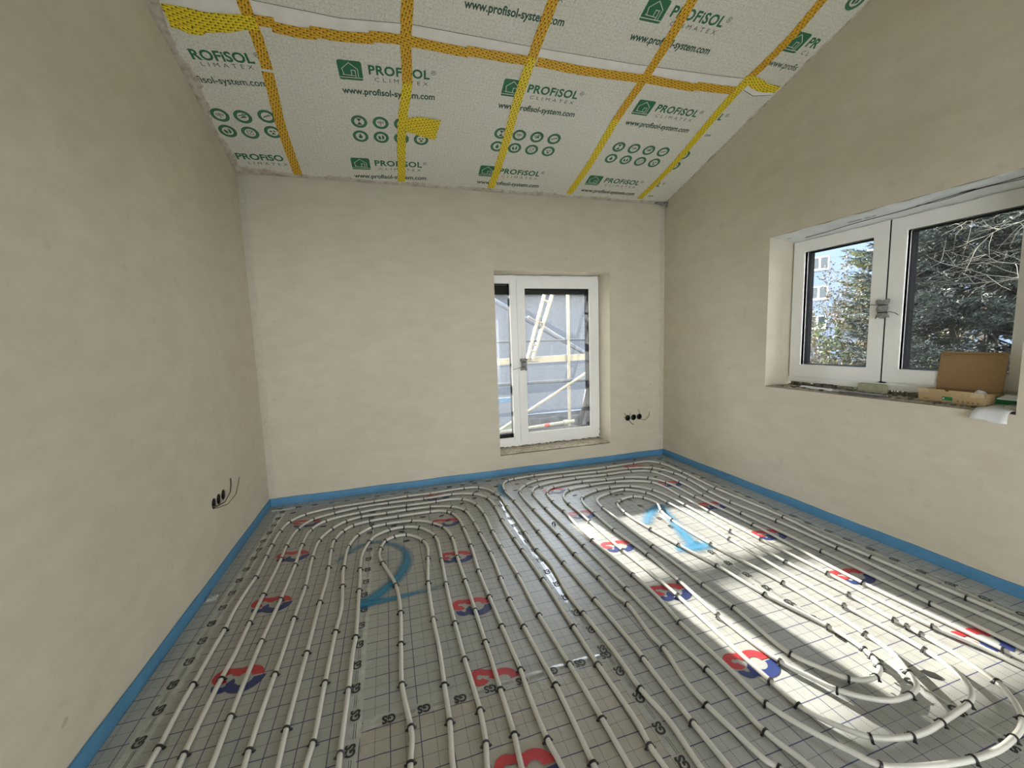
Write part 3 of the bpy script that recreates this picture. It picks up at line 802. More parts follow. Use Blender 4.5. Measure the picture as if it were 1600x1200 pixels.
# ------------------------------------------------------------------ heating pipes
RUNS = {
'L1': [(0.208,-2.292,0.011,0), (0.209,-2.223,0.011,1), (0.204,-2.085,0.011,0), (0.204,-1.957,0.011,1), (0.203,-1.777,0.011,0), (0.205,-1.633,0.011,1), (0.199,-1.494,0.011,0), (0.204,-1.321,0.011,0), (0.213,-1.185,0.011,1), (0.207,-0.944,0.011,1), (0.202,-0.788,0.011,1), (0.203,-0.576,0.011,1), (0.233,-0.423,0.011,1), (0.325,-0.322,0.011,1), (0.42,-0.282,0.011,0), (0.525,-0.262,0.011,1), (0.835,-0.248,0.011,1), (1.11,-0.233,0.011,1), (1.311,-0.238,0.011,0), (1.607,-0.226,0.011,1), (1.737,-0.26,0.011,1), (1.805,-0.343,0.011,0), (1.838,-0.453,0.011,1), (1.86,-0.531,0.011,1), (1.852,-0.762,0.011,1), (1.847,-1.223,0.011,1), (1.841,-1.466,0.011,1), (1.861,-1.642,0.011,0), (1.839,-1.92,0.011,0), (1.845,-2.092,0.011,1), (1.857,-2.361,0.011,0), (1.853,-2.544,0.011,1), (1.869,-2.684,0.011,0), (1.86,-2.848,0.011,0)],
'L2': [(0.305,-2.324,0.011,0), (0.302,-2.279,0.011,1), (0.302,-1.962,0.011,1), (0.308,-1.82,0.011,0), (0.305,-1.62,0.011,1), (0.305,-1.388,0.011,1), (0.305,-1.005,0.011,1), (0.299,-0.838,0.011,1), (0.321,-0.589,0.011,1), (0.401,-0.443,0.011,1), (0.545,-0.379,0.011,1), (0.713,-0.336,0.011,1), (0.953,-0.326,0.011,1), (1.24,-0.342,0.011,1), (1.478,-0.333,0.011,1), (1.58,-0.35,0.011,0), (1.66,-0.394,0.011,1), (1.712,-0.449,0.011,0), (1.754,-0.534,0.011,1), (1.766,-0.728,0.011,1), (1.753,-0.973,0.011,1), (1.753,-1.281,0.011,1), (1.756,-1.434,0.011,1), (1.764,-1.769,0.011,1), (1.761,-2.159,0.011,1), (1.759,-2.391,0.011,1), (1.763,-2.674,0.011,0), (1.755,-2.741,0.011,1), (1.758,-2.813,0.011,0)],
'L3': [(0.406,-2.358,0.011,0), (0.4,-2.17,0.011,1), (0.397,-1.851,0.011,0), (0.397,-1.779,0.011,1), (0.405,-1.467,0.011,1), (0.406,-1.117,0.011,1), (0.398,-0.854,0.011,1), (0.414,-0.633,0.011,1), (0.496,-0.511,0.011,1), (0.738,-0.444,0.011,1), (0.918,-0.426,0.011,0), (1.092,-0.44,0.011,1), (1.33,-0.443,0.011,1), (1.45,-0.44,0.011,0), (1.549,-0.475,0.011,1), (1.602,-0.54,0.011,0), (1.634,-0.636,0.011,1), (1.653,-0.828,0.011,1), (1.642,-1.123,0.011,1), (1.642,-1.347,0.011,1), (1.646,-1.687,0.011,1), (1.641,-2.033,0.011,1), (1.652,-2.351,0.011,1), (1.657,-2.605,0.011,1), (1.657,-2.78,0.011,0)],
'L4': [(0.507,-2.392,0.011,0), (0.504,-2.334,0.011,1), (0.505,-2.007,0.011,1), (0.507,-1.889,0.011,0), (0.506,-1.656,0.011,1), (0.509,-1.39,0.011,1), (0.493,-1.062,0.011,1), (0.499,-0.83,0.011,1), (0.559,-0.672,0.011,1), (0.647,-0.573,0.011,1), (0.75,-0.533,0.011,1), (0.938,-0.531,0.011,1), (1.088,-0.523,0.011,1), (1.275,-0.536,0.011,1), (1.363,-0.558,0.011,0), (1.438,-0.596,0.011,1), (1.489,-0.64,0.011,0), (1.529,-0.714,0.011,1), (1.552,-0.954,0.011,1), (1.554,-1.12,0.011,1), (1.56,-1.396,0.011,1), (1.548,-1.675,0.011,1), (1.541,-1.87,0.011,1), (1.546,-2.083,0.011,1), (1.553,-2.255,0.011,0), (1.56,-2.425,0.011,1), (1.556,-2.73,0.011,1)],
'L5': [(0.61,-2.427,0.011,0), (0.606,-2.288,0.011,1), (0.608,-1.925,0.011,1), (0.608,-1.563,0.011,1), (0.613,-1.316,0.011,0), (0.606,-1.218,0.011,1), (0.595,-1.001,0.011,1), (0.597,-0.867,0.011,1), (0.64,-0.742,0.011,1), (0.702,-0.67,0.011,1), (0.814,-0.637,0.011,1), (1.022,-0.629,0.011,1), (1.266,-0.631,0.011,1), (1.352,-0.645,0.011,0), (1.395,-0.681,0.011,1), (1.423,-0.72,0.011,1), (1.453,-0.831,0.011,0), (1.462,-1.001,0.011,1), (1.462,-1.26,0.011,1), (1.447,-1.564,0.011,1), (1.448,-1.815,0.011,1), (1.451,-2.046,0.011,1), (1.454,-2.22,0.011,0), (1.455,-2.314,0.011,1), (1.449,-2.44,0.011,0), (1.45,-2.615,0.011,1), (1.46,-2.713,0.011,0)],
'L6': [(0.695,-2.456,0.011,0), (0.704,-2.375,0.011,1), (0.707,-2.121,0.011,1), (0.71,-1.96,0.011,0), (0.713,-1.825,0.011,1), (0.721,-1.652,0.011,0), (0.707,-1.451,0.011,1), (0.698,-1.347,0.011,0), (0.694,-1.251,0.011,1), (0.699,-0.994,0.011,1), (0.746,-0.843,0.011,1), (0.835,-0.753,0.011,1), (0.934,-0.734,0.011,1), (1.118,-0.745,0.011,1), (1.206,-0.784,0.011,0), (1.267,-0.842,0.011,1), (1.329,-0.934,0.011,1), (1.363,-1.113,0.011,1), (1.356,-1.37,0.011,1), (1.356,-1.63,0.011,1), (1.357,-1.898,0.011,1), (1.356,-2.118,0.011,1), (1.357,-2.186,0.011,0), (1.354,-2.376,0.011,1), (1.351,-2.563,0.011,1), (1.341,-2.673,0.011,0)],
'L7': [(0.796,-2.49,0.011,0), (0.795,-2.445,0.011,1), (0.799,-2.188,0.011,1), (0.8,-1.992,0.011,0), (0.805,-1.893,0.011,1), (0.797,-1.524,0.011,1), (0.794,-1.382,0.011,0), (0.789,-1.307,0.011,1), (0.793,-1.125,0.011,0), (0.827,-0.974,0.011,1), (0.868,-0.897,0.011,0), (0.958,-0.84,0.011,1), (1.059,-0.831,0.011,1), (1.164,-0.879,0.011,1), (1.213,-0.945,0.011,0), (1.258,-1.052,0.011,1), (1.26,-1.37,0.011,1), (1.251,-1.625,0.011,1), (1.248,-1.954,0.011,1), (1.252,-2.185,0.011,1), (1.261,-2.438,0.011,1), (1.253,-2.564,0.011,1), (1.24,-2.639,0.011,0)],
'L8': [(1.012,-2.547,0.011,1), (1.022,-2.469,0.011,0), (1.02,-2.423,0.011,1), (0.997,-2.231,0.011,1), (0.999,-2.061,0.011,0), (1,-2.005,0.011,1), (1.005,-1.788,0.011,1), (0.987,-1.543,0.011,1), (0.916,-1.281,0.011,1), (0.895,-1.187,0.011,0), (0.9,-1.095,0.011,1), (0.929,-0.999,0.011,1), (0.989,-0.957,0.011,1), (1.071,-0.959,0.011,1), (1.123,-1.001,0.011,0), (1.174,-1.091,0.011,1), (1.193,-1.186,0.011,0), (1.183,-1.318,0.011,1), (1.159,-1.582,0.011,1), (1.154,-1.892,0.011,1), (1.158,-2.117,0.011,0), (1.154,-2.285,0.011,1), (1.151,-2.447,0.011,1), (1.138,-2.605,0.011,0)],
'R1': [(1.942,-2.875,0.011,0), (1.941,-2.72,0.011,1), (1.949,-2.426,0.011,1), (1.953,-2.395,0.011,0), (1.947,-2.017,0.011,1), (1.941,-1.655,0.011,1), (1.94,-1.237,0.011,1), (1.943,-0.674,0.011,1), (1.931,-0.431,0.011,1), (1.968,-0.254,0.011,0), (2.026,-0.181,0.011,1), (2.093,-0.166,0.011,1), (2.302,-0.15,0.011,1), (3.059,-0.196,0.011,1), (3.388,-0.18,0.011,1), (3.565,-0.184,0.011,0), (3.641,-0.287,0.011,1), (3.656,-0.605,0.011,1), (3.628,-1.041,0.011,1), (3.644,-1.651,0.011,1), (3.616,-1.964,0.011,0), (3.625,-2.212,0.011,1), (3.635,-2.616,0.011,1), (3.638,-2.802,0.011,0)],
'R2': [(2.081,-2.922,0.011,1), (2.065,-2.896,0.011,0), (2.048,-2.789,0.011,0), (2.035,-2.679,0.011,1), (2.033,-2.574,0.011,0), (2.062,-2.405,0.011,1), (2.059,-2.326,0.011,0), (2.08,-2.105,0.011,1), (2.062,-2,0.011,0), (2.06,-1.859,0.011,1), (2.044,-1.59,0.011,1), (2.047,-1.336,0.011,1), (2.035,-0.892,0.011,1), (2.042,-0.511,0.011,1), (2.067,-0.448,0.011,0), (2.141,-0.364,0.011,1), (2.281,-0.286,0.011,1), (2.553,-0.268,0.011,1), (2.904,-0.292,0.011,1), (3.244,-0.307,0.011,1), (3.472,-0.386,0.011,1), (3.564,-0.597,0.011,1), (3.57,-0.772,0.011,1), (3.526,-1.071,0.011,1), (3.515,-1.316,0.011,1), (3.547,-1.68,0.011,1), (3.552,-2.08,0.011,1), (3.535,-2.486,0.011,1), (3.547,-2.838,0.011,0)],
'R3': [(2.173,-2.953,0.011,0), (2.142,-2.821,0.011,1), (2.151,-2.553,0.011,1), (2.142,-2.41,0.011,0), (2.145,-1.995,0.011,1), (2.141,-1.521,0.011,1), (2.131,-0.901,0.011,1), (2.139,-0.585,0.011,1), (2.161,-0.511,0.011,0), (2.243,-0.424,0.011,1), (2.633,-0.373,0.011,1), (2.958,-0.391,0.011,1), (3.22,-0.393,0.011,1), (3.397,-0.466,0.011,1), (3.454,-0.805,0.011,1), (3.429,-1.123,0.011,1), (3.428,-1.499,0.011,1), (3.432,-2.071,0.011,1), (3.43,-2.585,0.011,1), (3.424,-2.887,0.011,0)],
'RC': [(3.342,-2.864,0.011,1), (3.315,-2.367,0.011,1), (3.351,-1.668,0.011,1), (3.341,-1.131,0.011,1), (3.338,-0.771,0.011,1), (3.258,-0.616,0.011,1), (3.064,-0.522,0.011,1), (2.876,-0.515,0.011,1), (2.65,-0.478,0.011,1), (2.355,-0.502,0.011,1), (2.286,-0.549,0.011,0), (2.253,-0.619,0.011,1), (2.231,-0.799,0.011,1), (2.238,-0.999,0.011,1), (2.227,-1.213,0.011,0), (2.226,-1.473,0.011,1), (2.249,-1.899,0.011,1), (2.254,-2.095,0.011,0), (2.234,-2.298,0.011,1), (2.235,-2.577,0.011,0), (2.236,-2.744,0.011,1), (2.284,-2.877,0.015,0), (2.324,-2.955,0.02,0), (2.359,-3.02,0.025,1), (2.41,-3.046,0.028,0), (2.515,-3.075,0.028,0), (2.636,-3.097,0.028,1), (2.749,-3.105,0.03,0), (2.834,-3.098,0.03,1), (2.894,-3.089,0.03,0), (2.956,-3.069,0.028,1), (3.01,-3.036,0.025,0), (3.059,-2.995,0.02,0), (3.104,-2.948,0.014,1), (3.127,-2.867,0.011,0), (3.138,-2.819,0.011,0), (3.145,-2.7,0.011,1), (3.147,-2.648,0.011,1), (3.143,-2.603,0.011,1), (3.149,-2.409,0.011,1), (3.132,-2.084,0.011,1), (3.138,-1.684,0.011,1), (3.153,-1.233,0.011,1), (3.116,-0.883,0.011,1), (2.992,-0.734,0.011,1), (2.805,-0.696,0.011,1), (2.674,-0.712,0.011,1), (2.54,-0.768,0.011,0), (2.479,-0.822,0.011,1), (2.442,-0.933,0.011,0), (2.434,-1.113,0.011,1), (2.429,-1.4,0.011,1), (2.453,-1.748,0.011,1), (2.446,-2.032,0.011,1), (2.433,-2.313,0.011,1), (2.452,-2.617,0.011,1), (2.487,-2.711,0.014,0), (2.518,-2.79,0.02,1), (2.575,-2.851,0.025,0), (2.629,-2.886,0.03,0), (2.685,-2.894,0.03,0), (2.722,-2.894,0.03,1), (2.767,-2.887,0.03,0), (2.803,-2.869,0.028,0), (2.84,-2.825,0.025,1), (2.883,-2.771,0.018,0), (2.91,-2.733,0.014,0), (2.931,-2.621,0.011,1), (2.939,-2.227,0.011,1), (2.89,-1.776,0.011,1), (2.892,-1.411,0.011,1), (2.921,-1.256,0.011,1), (2.976,-1.124,0.011,0), (2.946,-0.997,0.011,1), (2.885,-0.939,0.011,1), (2.745,-0.97,0.011,1), (2.693,-1.012,0.011,1), (2.651,-1.188,0.011,1), (2.666,-1.475,0.011,1), (2.697,-1.716,0.011,1), (2.743,-1.983,0.011,1), (2.768,-2.268,0.011,1), (2.827,-2.538,0.011,1), (2.825,-2.683,0.015,1), (2.804,-2.725,0.02,1), (2.772,-2.77,0.025,1), (2.735,-2.791,0.025,0), (2.703,-2.799,0.025,1), (2.651,-2.794,0.022,0), (2.608,-2.767,0.018,1), (2.565,-2.69,0.014,0), (2.528,-2.601,0.011,1), (2.542,-2.298,0.011,1), (2.539,-2.103,0.011,1), (2.54,-1.876,0.011,0), (2.538,-1.676,0.011,1), (2.541,-1.181,0.011,0), (2.542,-1.052,0.011,1), (2.574,-0.903,0.011,0), (2.63,-0.849,0.011,0), (2.746,-0.805,0.011,1), (2.898,-0.783,0.011,1), (3.029,-0.918,0.011,1), (3.061,-1.147,0.011,1), (3.071,-1.396,0.011,0), (3.05,-1.763,0.011,1), (3.038,-2.054,0.011,0), (3.041,-2.46,0.011,1), (3.052,-2.761,0.011,1), (3.026,-2.845,0.018,0), (2.995,-2.904,0.024,0), (2.955,-2.943,0.028,0), (2.916,-2.965,0.03,0), (2.864,-2.98,0.03,1), (2.786,-2.987,0.03,0), (2.693,-2.994,0.03,1), (2.616,-2.999,0.03,0), (2.549,-2.993,0.028,1), (2.486,-2.976,0.025,0), (2.431,-2.95,0.022,1), (2.368,-2.866,0.015,0), (2.336,-2.784,0.011,1), (2.335,-2.676,0.011,1), (2.337,-2.545,0.011,0), (2.354,-2.131,0.011,1), (2.349,-1.88,0.011,0), (2.338,-1.651,0.011,1), (2.337,-1.222,0.011,1), (2.333,-0.89,0.011,1), (2.337,-0.809,0.011,0), (2.364,-0.71,0.011,0), (2.452,-0.615,0.011,1), (2.674,-0.58,0.011,1), (2.926,-0.59,0.011,1), (3.221,-0.724,0.011,1), (3.245,-1.072,0.011,1), (3.237,-1.389,0.011,1), (3.228,-1.837,0.011,1), (3.236,-2.245,0.011,1), (3.247,-2.686,0.011,1), (3.284,-2.854,0.011,0)],
}
PIPE_R = 0.0092
def leg_out(p, q, y_end=-4.7):
    """straight continuation of a pipe leg behind the camera"""
    return [(q[0] + (q[0] - p[0]) * 0.2, q[1] - 0.35, 0.011), (q[0], (q[1] + y_end) / 2, 0.011), (q[0], y_end, 0.011)]

ORD = ['first', 'second', 'third', 'fourth', 'fifth', 'sixth', 'seventh', 'eighth', 'ninth', 'tenth', 'eleventh', 'twelfth', 'thirteenth', 'fourteenth', 'fifteenth']
NEST = ['outermost', 'second', 'third', 'fourth', 'fifth', 'sixth', 'seventh', 'innermost']

def circuit(names, label, side):
    """one pipe mesh per circuit; returns clips as (position, heading, label)"""
    mb = MB(); raw = []
    for nm in names:
        R = RUNS[nm]
        pts = [p[:3] for p in R]
        s = leg_out(R[1], R[0])[::-1]; e = leg_out(R[-2], R[-1])
        sm = catmull(s + pts + e, 0.022)
        mb.tube(sm, PIPE_R, 10)
        A = np.array(sm)
        arch = int(nm[1]) - 1 if nm != 'RC' else None
        chain = [3, 5, 7, 6, 4]        # nesting of the arches along the continuous inner run
        bends = ['outermost', 'second', 'innermost', 'third']
        seg = 0; was_bend = False
        for p in R:
            bend = False
            if nm == 'RC':
                bend = p[2] > 0.0145
                if was_bend and not bend: seg += 1
                was_bend = bend
            if not p[3]: continue
            i = int(np.argmin(((A - np.array(p[:3])) ** 2).sum(1)))
            d = A[min(i + 2, len(A) - 1)] - A[max(i - 2, 0)]
            if bend:
                key = ('bend', bends[min(seg, 3)])
            else:
                k = arch if arch is not None else chain[min(seg, 4)]
                if abs(d[1]) > abs(d[0]) * 0.9:
                    mid = 1.15 - 0.03 * k if side == 'left' else 2.83
                    key = ('leg', NEST[k], 'left' if p[0] < mid else 'right')
                else:
                    key = ('crown', NEST[k])
            raw.append((A[i], math.atan2(d[1], d[0]), key))
    o = mb.build('heating_pipe', PIPE, smooth=True)
    tag(o, label, 'pipe')
    out = []
    for key in {r[2] for r in raw}:
        grp = [r for r in raw if r[2] == key]
        grp.sort(key=lambda r: r[0][1] if key[0] == 'leg' else r[0][0])
        for n, r in enumerate(grp):
            if key[0] == 'leg': lb = 'black clip, %s from the near end of the %s leg, %s %s pipe arch' % (ORD[n], key[2], key[1], side)
            elif key[0] == 'crown': lb = 'black clip, %s from the left on the far crown of the %s %s pipe arch' % (ORD[n], key[1], side)
            else: lb = 'black clip, %s from the left on the %s near bend of the sunlit pipe' % (ORD[n], key[1])
            out.append((r[0], r[1], lb))
    out.sort(key=lambda r: (round(float(r[0][0]), 3), round(float(r[0][1]), 3)))
    return out

def clip_mesh():
    """tacker clip: strap over the pipe with two barbed, flared feet; local x runs along the pipe"""
    mb = MB()
    R = PIPE_R + 0.0019
    for x0, x1 in ((-0.0035, 0.0035),):
        n = 9
        v = []
        for i in range(n):
            a = math.pi * i / (n - 1)
            for rr_, x in ((R + 0.0016, x0), (R + 0.0016, x1), (R - 0.0014, x1), (R - 0.0014, x0)):
                v.append((x, math.cos(a) * rr_, math.sin(a) * rr_))
        f = []
        for i in range(n - 1):
            for k in range(4):
                f.append((i * 4 + k, i * 4 + (k + 1) % 4, i * 4 + 4 + (k + 1) % 4, i * 4 + 4 + k))
        mb.add(v, f)
    for s in (-1, 1):
        mb.box((-0.004, s * (R - 0.0016) if s > 0 else -R - 0.0018, -0.0105), (0.004, s * (R + 0.0018) if s > 0 else -R + 0.0016, 0.001))
        # flared barb
        y = s * (R + 0.001)
        mb.add([(-0.004, y, -0.002), (0.004, y, -0.002), (0.003, y + s * 0.008, -0.007), (-0.003, y + s * 0.008, -0.007), (0.004, y, -0.0095), (-0.004, y, -0.0095)],
               [(0, 1, 2, 3), (3, 2, 4, 5), (0, 3, 5), (1, 4, 2)])
    return mb
clip0 = None
def place_clips(clips, group):
    global clip0
    for p, a, lb in clips:
        if clip0 is None:
            o = clip_mesh().build('pipe_clip', BLACK); clip0 = o
        else:
            o = clip0.copy(); COL.objects.link(o)
        o.location = p; o.rotation_euler = (0, random.uniform(-0.25, 0.25), a + random.uniform(-0.12, 0.12))
        tag(o, lb, 'clip', group)
place_clips(circuit(['L1', 'L2', 'L3', 'L4', 'L5', 'L6', 'L7', 'L8'], 'white heating pipe laid in nested arches round the blue number two, left half of floor', 'left'), 'clips on the left pipe circuit')
place_clips(circuit(['R1', 'R2', 'R3', 'RC'], 'white heating pipe in nested loops round the sunlit blue number one, right half of floor', 'right'), 'clips on the right pipe circuit')
# two clips that hold nothing
for (x, y, a), lb in (((2.085, -1.16, 0.4), 'single loose black clip lying on the grid between two pipes, near the shadow edge'),):
    o = clip0.copy(); COL.objects.link(o); o.location = (x, y, 0.0105); o.rotation_euler = (0, 0, a)
    tag(o, lb, 'clip')
rc_ = clip_mesh().build('pipe_clip', RED_P); rc_.location = (1.305, -0.238, 0.0115); rc_.rotation_euler.z = 0.02
tag(rc_, 'single red pipe clip on the outermost left arch, near the window wall', 'clip')
def scrap(x, y, L, B, H, label, seed):
    rnd = random.Random(seed); v = []; f = []
    for j in range(5):
        for i in range(9):
            v.append((x + L * (i / 8 - 0.5) + rnd.uniform(-0.004, 0.004), y + B * (j / 4 - 0.5) + rnd.uniform(-0.003, 0.003), 0.002 + H * math.sin(math.pi * j / 4) * rnd.uniform(0.4, 1.0)))
    for j in range(4):
        for i in range(8):
            a = j * 9 + i; f.append((a, a + 1, a + 10, a + 9))
    tag(mesh_obj('foil_scrap', v, f, CLEAR_TAPE), label, 'scrap')
scrap(0.13, -0.125, 0.17, 0.030, 0.010, 'crumpled pale foil scrap in the far left corner of the floor', 3)
scrap(0.045, -1.31, 0.05, 0.06, 0.014, 'crumpled clear film scrap beside the blue strip at the left wall', 4)

# ------------------------------------------------------------------ windows
def ring(mb, ax, a0, a1, b0, b1, w, d0, d1, mi=0):
    """mitred rectangular ring; ax 'y': a=x b=z d=y, ax 'x': a=y b=z d=x"""
    def P(a, b, d):
        return (a, d, b) if ax == 'y' else (d, a, b)
    if not isinstance(w, tuple): w = (w, w, w, w)       # left, right, bottom, top
    o = [(a0, b0), (a1, b0), (a1, b1), (a0, b1)]
    i = [(a0 + w[0], b0 + w[2]), (a1 - w[1], b0 + w[2]), (a1 - w[1], b1 - w[3]), (a0 + w[0], b1 - w[3])]
    v = []
    for d in (d0, d1):
        v += [P(a, b, d) for a, b in o] + [P(a, b, d) for a, b in i]
    f = []
    for k in range(4):
        m = (k + 1) % 4
        f += [(k, m, 4 + m, 4 + k), (8 + k, 12 + k, 12 + m, 8 + m), (k, 8 + k, 8 + m, m), (4 + k, 4 + m, 12 + m, 12 + k)]
    mb.add(v, f, mi)

def pane(name, ax, a0, a1, b0, b1, d, mat, parent):
    mb = MB()
    if ax == 'y': mb.box((a0, d, b0), (a1, d + 0.004, b1))
    else: mb.box((d, a0, b0), (d + 0.004, a1, b1))
    return mb.build(name, mat, parent)

def wrapped_handle(root_name, origin, ax, label_tail, tails):
    """window handle stub wrapped in grey film and bound with two black cable ties"""
    root = empty(root_name, origin)
    out = Vector((0, -1, 0)) if ax == 'y' else Vector((-1, 0, 0))
    side = Vector((1, 0, 0)) if ax == 'y' else Vector((0, -1, 0))
    prof = [(0.062, 0.036), (0.052, 0.038), (0.040, 0.030), (0.030, 0.022), (0.022, 0.028), (0.006, 0.031), (-0.010, 0.027), (-0.018, 0.020), (-0.026, 0.027), (-0.040, 0.033), (-0.052, 0.036)]
    n = 14; v = []; f = []
    for z, r in prof:
        for k in range(n):
            a = 2 * math.pi * k / n
            rr_ = r * (1 + 0.12 * math.sin(k * 2.3 + z * 90))
            v.append(side * (math.cos(a) * rr_) + out * (0.026 + math.sin(a) * rr_ * 0.7) + Vector((0, 0, z + 0.006 * math.sin(k * 1.7))))
    for i in range(len(prof) - 1):
        for k in range(n):
            f.append((i * n + k, i * n + (k + 1) % n, (i + 1) * n + (k + 1) % n, (i + 1) * n + k))
    mesh_obj('film_wrap', v, f, WRAP, root, smooth=True)
    mb = MB(); mb.tube([Vector((0, 0, -0.04)) + out * 0.02, Vector((0, 0, 0.05)) + out * 0.02], 0.012, 10); mb.build('handle_stub', plain('handle_metal', (0.4, 0.4, 0.4, 1), 0.4, 0.6), root)
    for z, tl in zip((0.030, -0.018), tails):
        mb = MB()
        rg = [side * (math.cos(a) * 0.025) + out * (0.026 + math.sin(a) * 0.018) + Vector((0, 0, z)) for a in [2 * math.pi * k / 16 for k in range(17)]]
        mb.tube(rg, 0.0032, 6)
        mb.tube([side * a + out * b + Vector((0, 0, z + c)) for a, b, c in tl], 0.0022, 6)
        mb.build('cable_tie', BLACK, root, smooth=True)
    return root

# window_1: narrow fixed light and one sash in the back wall
w1 = tag(empty('window_1', (2.624, 0.235, 0.2)), kind='structure')
w1['label'] = 'white plastic window with narrow side light in the far wall'
def add1(o): return to_local(o, w1)
mb = MB()
ring(mb, 'y', 2.0165, 3.238, 0.203, 1.975, (0.030, 0.010, 0.062, 0.048), 0.240, 0.305)
mb.box((2.243, 0.238, 0.265), (2.315, 0.305, 1.927))
ring(mb, 'y', 2.040, 2.250, 0.255, 1.935, (0.012, 0.012, 0.05, 0.045), 0.247, 0.290)
add1(mb.build('outer_frame', PVC, bevel=0.003))
mb = MB()
ring(mb, 'y', 2.306, 3.228, 0.263, 1.928, (0.083, 0.110, 0.086, 0.088), 0.222, 0.285)
ring(mb, 'y', 2.380, 3.126, 0.340, 1.850, (0.013, 0.012, 0.012, 0.012), 0.228, 0.2395)
sash1 = add1(mb.build('sash', PVC, bevel=0.003))
mb = MB()
ring(mb, 'y', 2.044, 2.245, 0.292, 1.908, (0.012, 0.008, 0.052, 0.014), 0.262, 0.325)  # bottom bar made deeper to hold sun back from the floor strip
ring(mb, 'y', 2.384, 3.122, 0.343, 1.846, 0.012, 0.2445, 0.325)
add1(mb.build('gasket_frame', ANTH))
g = pane('glass_pane', 'y', 2.045, 2.246, 0.30, 1.90, 0.257, GLASS_DIRTY, None); add1(g)
g = pane('glass_pane', 'y', 2.388, 3.118, 0.345, 1.842, 0.240, GLASS_DIRTY, None); to_local(g, sash1)
mb = MB()
for k in range(4):
    z0 = 1.797 + k * 0.045
    mb.box((2.0, 0.336, z0), (3.25, 0.352, z0 + 0.043))
mb.box((2.0, 0.330, 1.790), (3.25, 0.358, 1.803))
add1(mb.build('roller_shutter', SHUT))
mb = MB()
for k in range(8):
    x = 2.095 + k * 0.018
    mb.box((x, 0.3345, 1.882), (x + 0.009, 0.3365, 1.885))
add1(mb.build('shutter_slots', plain('painted_slot_light', (0.5, 0.5, 0.48, 1), 0.6)))  # pale bars stand in for daylight showing through the slots
# grey film edge above the frame
mb = MB()
pts = [(2.02 + 1.2 * i / 24, 0.20 + 0.01 * math.sin(i), 1.968 - 0.004 * abs(math.sin(i * 0.8))) for i in range(25)]
mb.tube(pts, 0.0035, 5)
add1(mb.build('sealing_cord', plain('sealing_film', (0.25, 0.27, 0.29, 1), 0.5, var=0.5, scale=40)))
for nm, yy_, zz_ in (('cover_cap', 0.2215, 0.31), ('cover_cap', 0.2215, 0.245)):
    mb = MB(); mb.tube([(3.222, 0.221, zz_), (3.222, 0.226, zz_)], 0.006, 8); add1(mb.build(nm, WIRE))

# rough sill of window_1
def rough_slab(name, x0, x1, y0, y1, z, amp, mat, parent, nx=40, ny=10, seed=1, lip=0.0):
    rnd = np.random.default_rng(seed)
    v = []; f = []
    for j in range(ny + 1):
        for i in range(nx + 1):
            e = (0 < i < nx and 0 < j < ny)
            v.append((x0 + (x1 - x0) * i / nx, y0 + (y1 - y0) * j / ny, z + (rnd.uniform(-amp, amp) if e else rnd.uniform(-amp, 0) * 0.6) + lip * j / ny))
    for j in range(ny):
        for i in range(nx):
            a = j * (nx + 1) + i
            f.append((a, a + 1, a + nx + 2, a + nx + 1))
    return mesh_obj(name, v, f, mat, parent, smooth=False)
o = rough_slab('window_sill', 2.0165, 3.231, 0.001, 0.245, 0.2075, 0.0045, SILL, None, 60, 14, 4, 0.004); add1(o)
mb = MB()
rnd = random.Random(5)
for k in range(46):
    x = 2.05 + 1.17 * k / 46
    mb.box((x, 0.232 - rnd.uniform(0, 0.012), 0.204), (x + rnd.uniform(0.012, 0.026), 0.243, 0.212 + rnd.uniform(0, 0.010)))
add1(mb.build('sill_joint', RUBBLE))
h1 = wrapped_handle('window_handle', (2.352, 0.222, 1.064), 'y', '', [[(0.0, 0.045, 0), (0.05, 0.06, 0.004), (0.11, 0.06, 0.0), (0.15, 0.055, 0.004)], [(-0.02, 0.045, 0), (-0.07, 0.06, -0.01), (-0.13, 0.06, -0.022)]])
tag(h1, 'film-wrapped window handle with cable ties on the small window of the far wall', 'handle')

# window_2: two sashes in the right wall
w2 = tag(empty('window_2', (4.134, -1.93, 0.891)), kind='structure')
w2['label'] = 'white two-sash plastic window in the right wall'
def add2(o): return to_local(o, w2)
mb = MB()
ring(mb, 'x', -2.613, -1.25, 0.927, 2.030, (0.02, 0.02, 0.055, 0.035), 4.140, 4.205)
mb.box((4.140, -1.93, 0.96), (4.20, -1.88, 2.0))
mb.box((4.128, -2.613, 0.922), (4.20, -1.25, 0.962))
add2(mb.build('outer_frame', PVC, bevel=0.003))
for (y0, y1, g0, g1, wl, wr) in ((-1.9005, -1.262, -1.813, -1.350, 0.0875, 0.088), (-2.585, -1.9095, -2.480, -1.996, 0.105, 0.0865)):
    mb = MB()
    ring(mb, 'x', y0, y1, 0.975, 2.003, (wl, wr, 0.086, 0.085), 4.122, 4.182)
    ring(mb, 'x', g0 - 0.012, g1 + 0.012, 1.049, 1.930, 0.012, 4.130, 4.1595)
    s = add2(mb.build('sash', PVC, bevel=0.003))
    gk = MB(); ring(gk, 'x', g0 - 0.006, g1 + 0.006, 1.055, 1.924, 0.009, 4.1645, 4.225)
    to_local(gk.build('gasket_frame', ANTH), s)
    to_local(pane('glass_pane', 'x', g0 - 0.004, g1 + 0.004, 1.055, 1.924, 4.160, GLASS, None), s)
mb = MB(); mb.box((4.1265, -1.9085, 0.975), (4.13, -1.9015, 2.003)); add2(mb.build('sash_gap', ANTH))
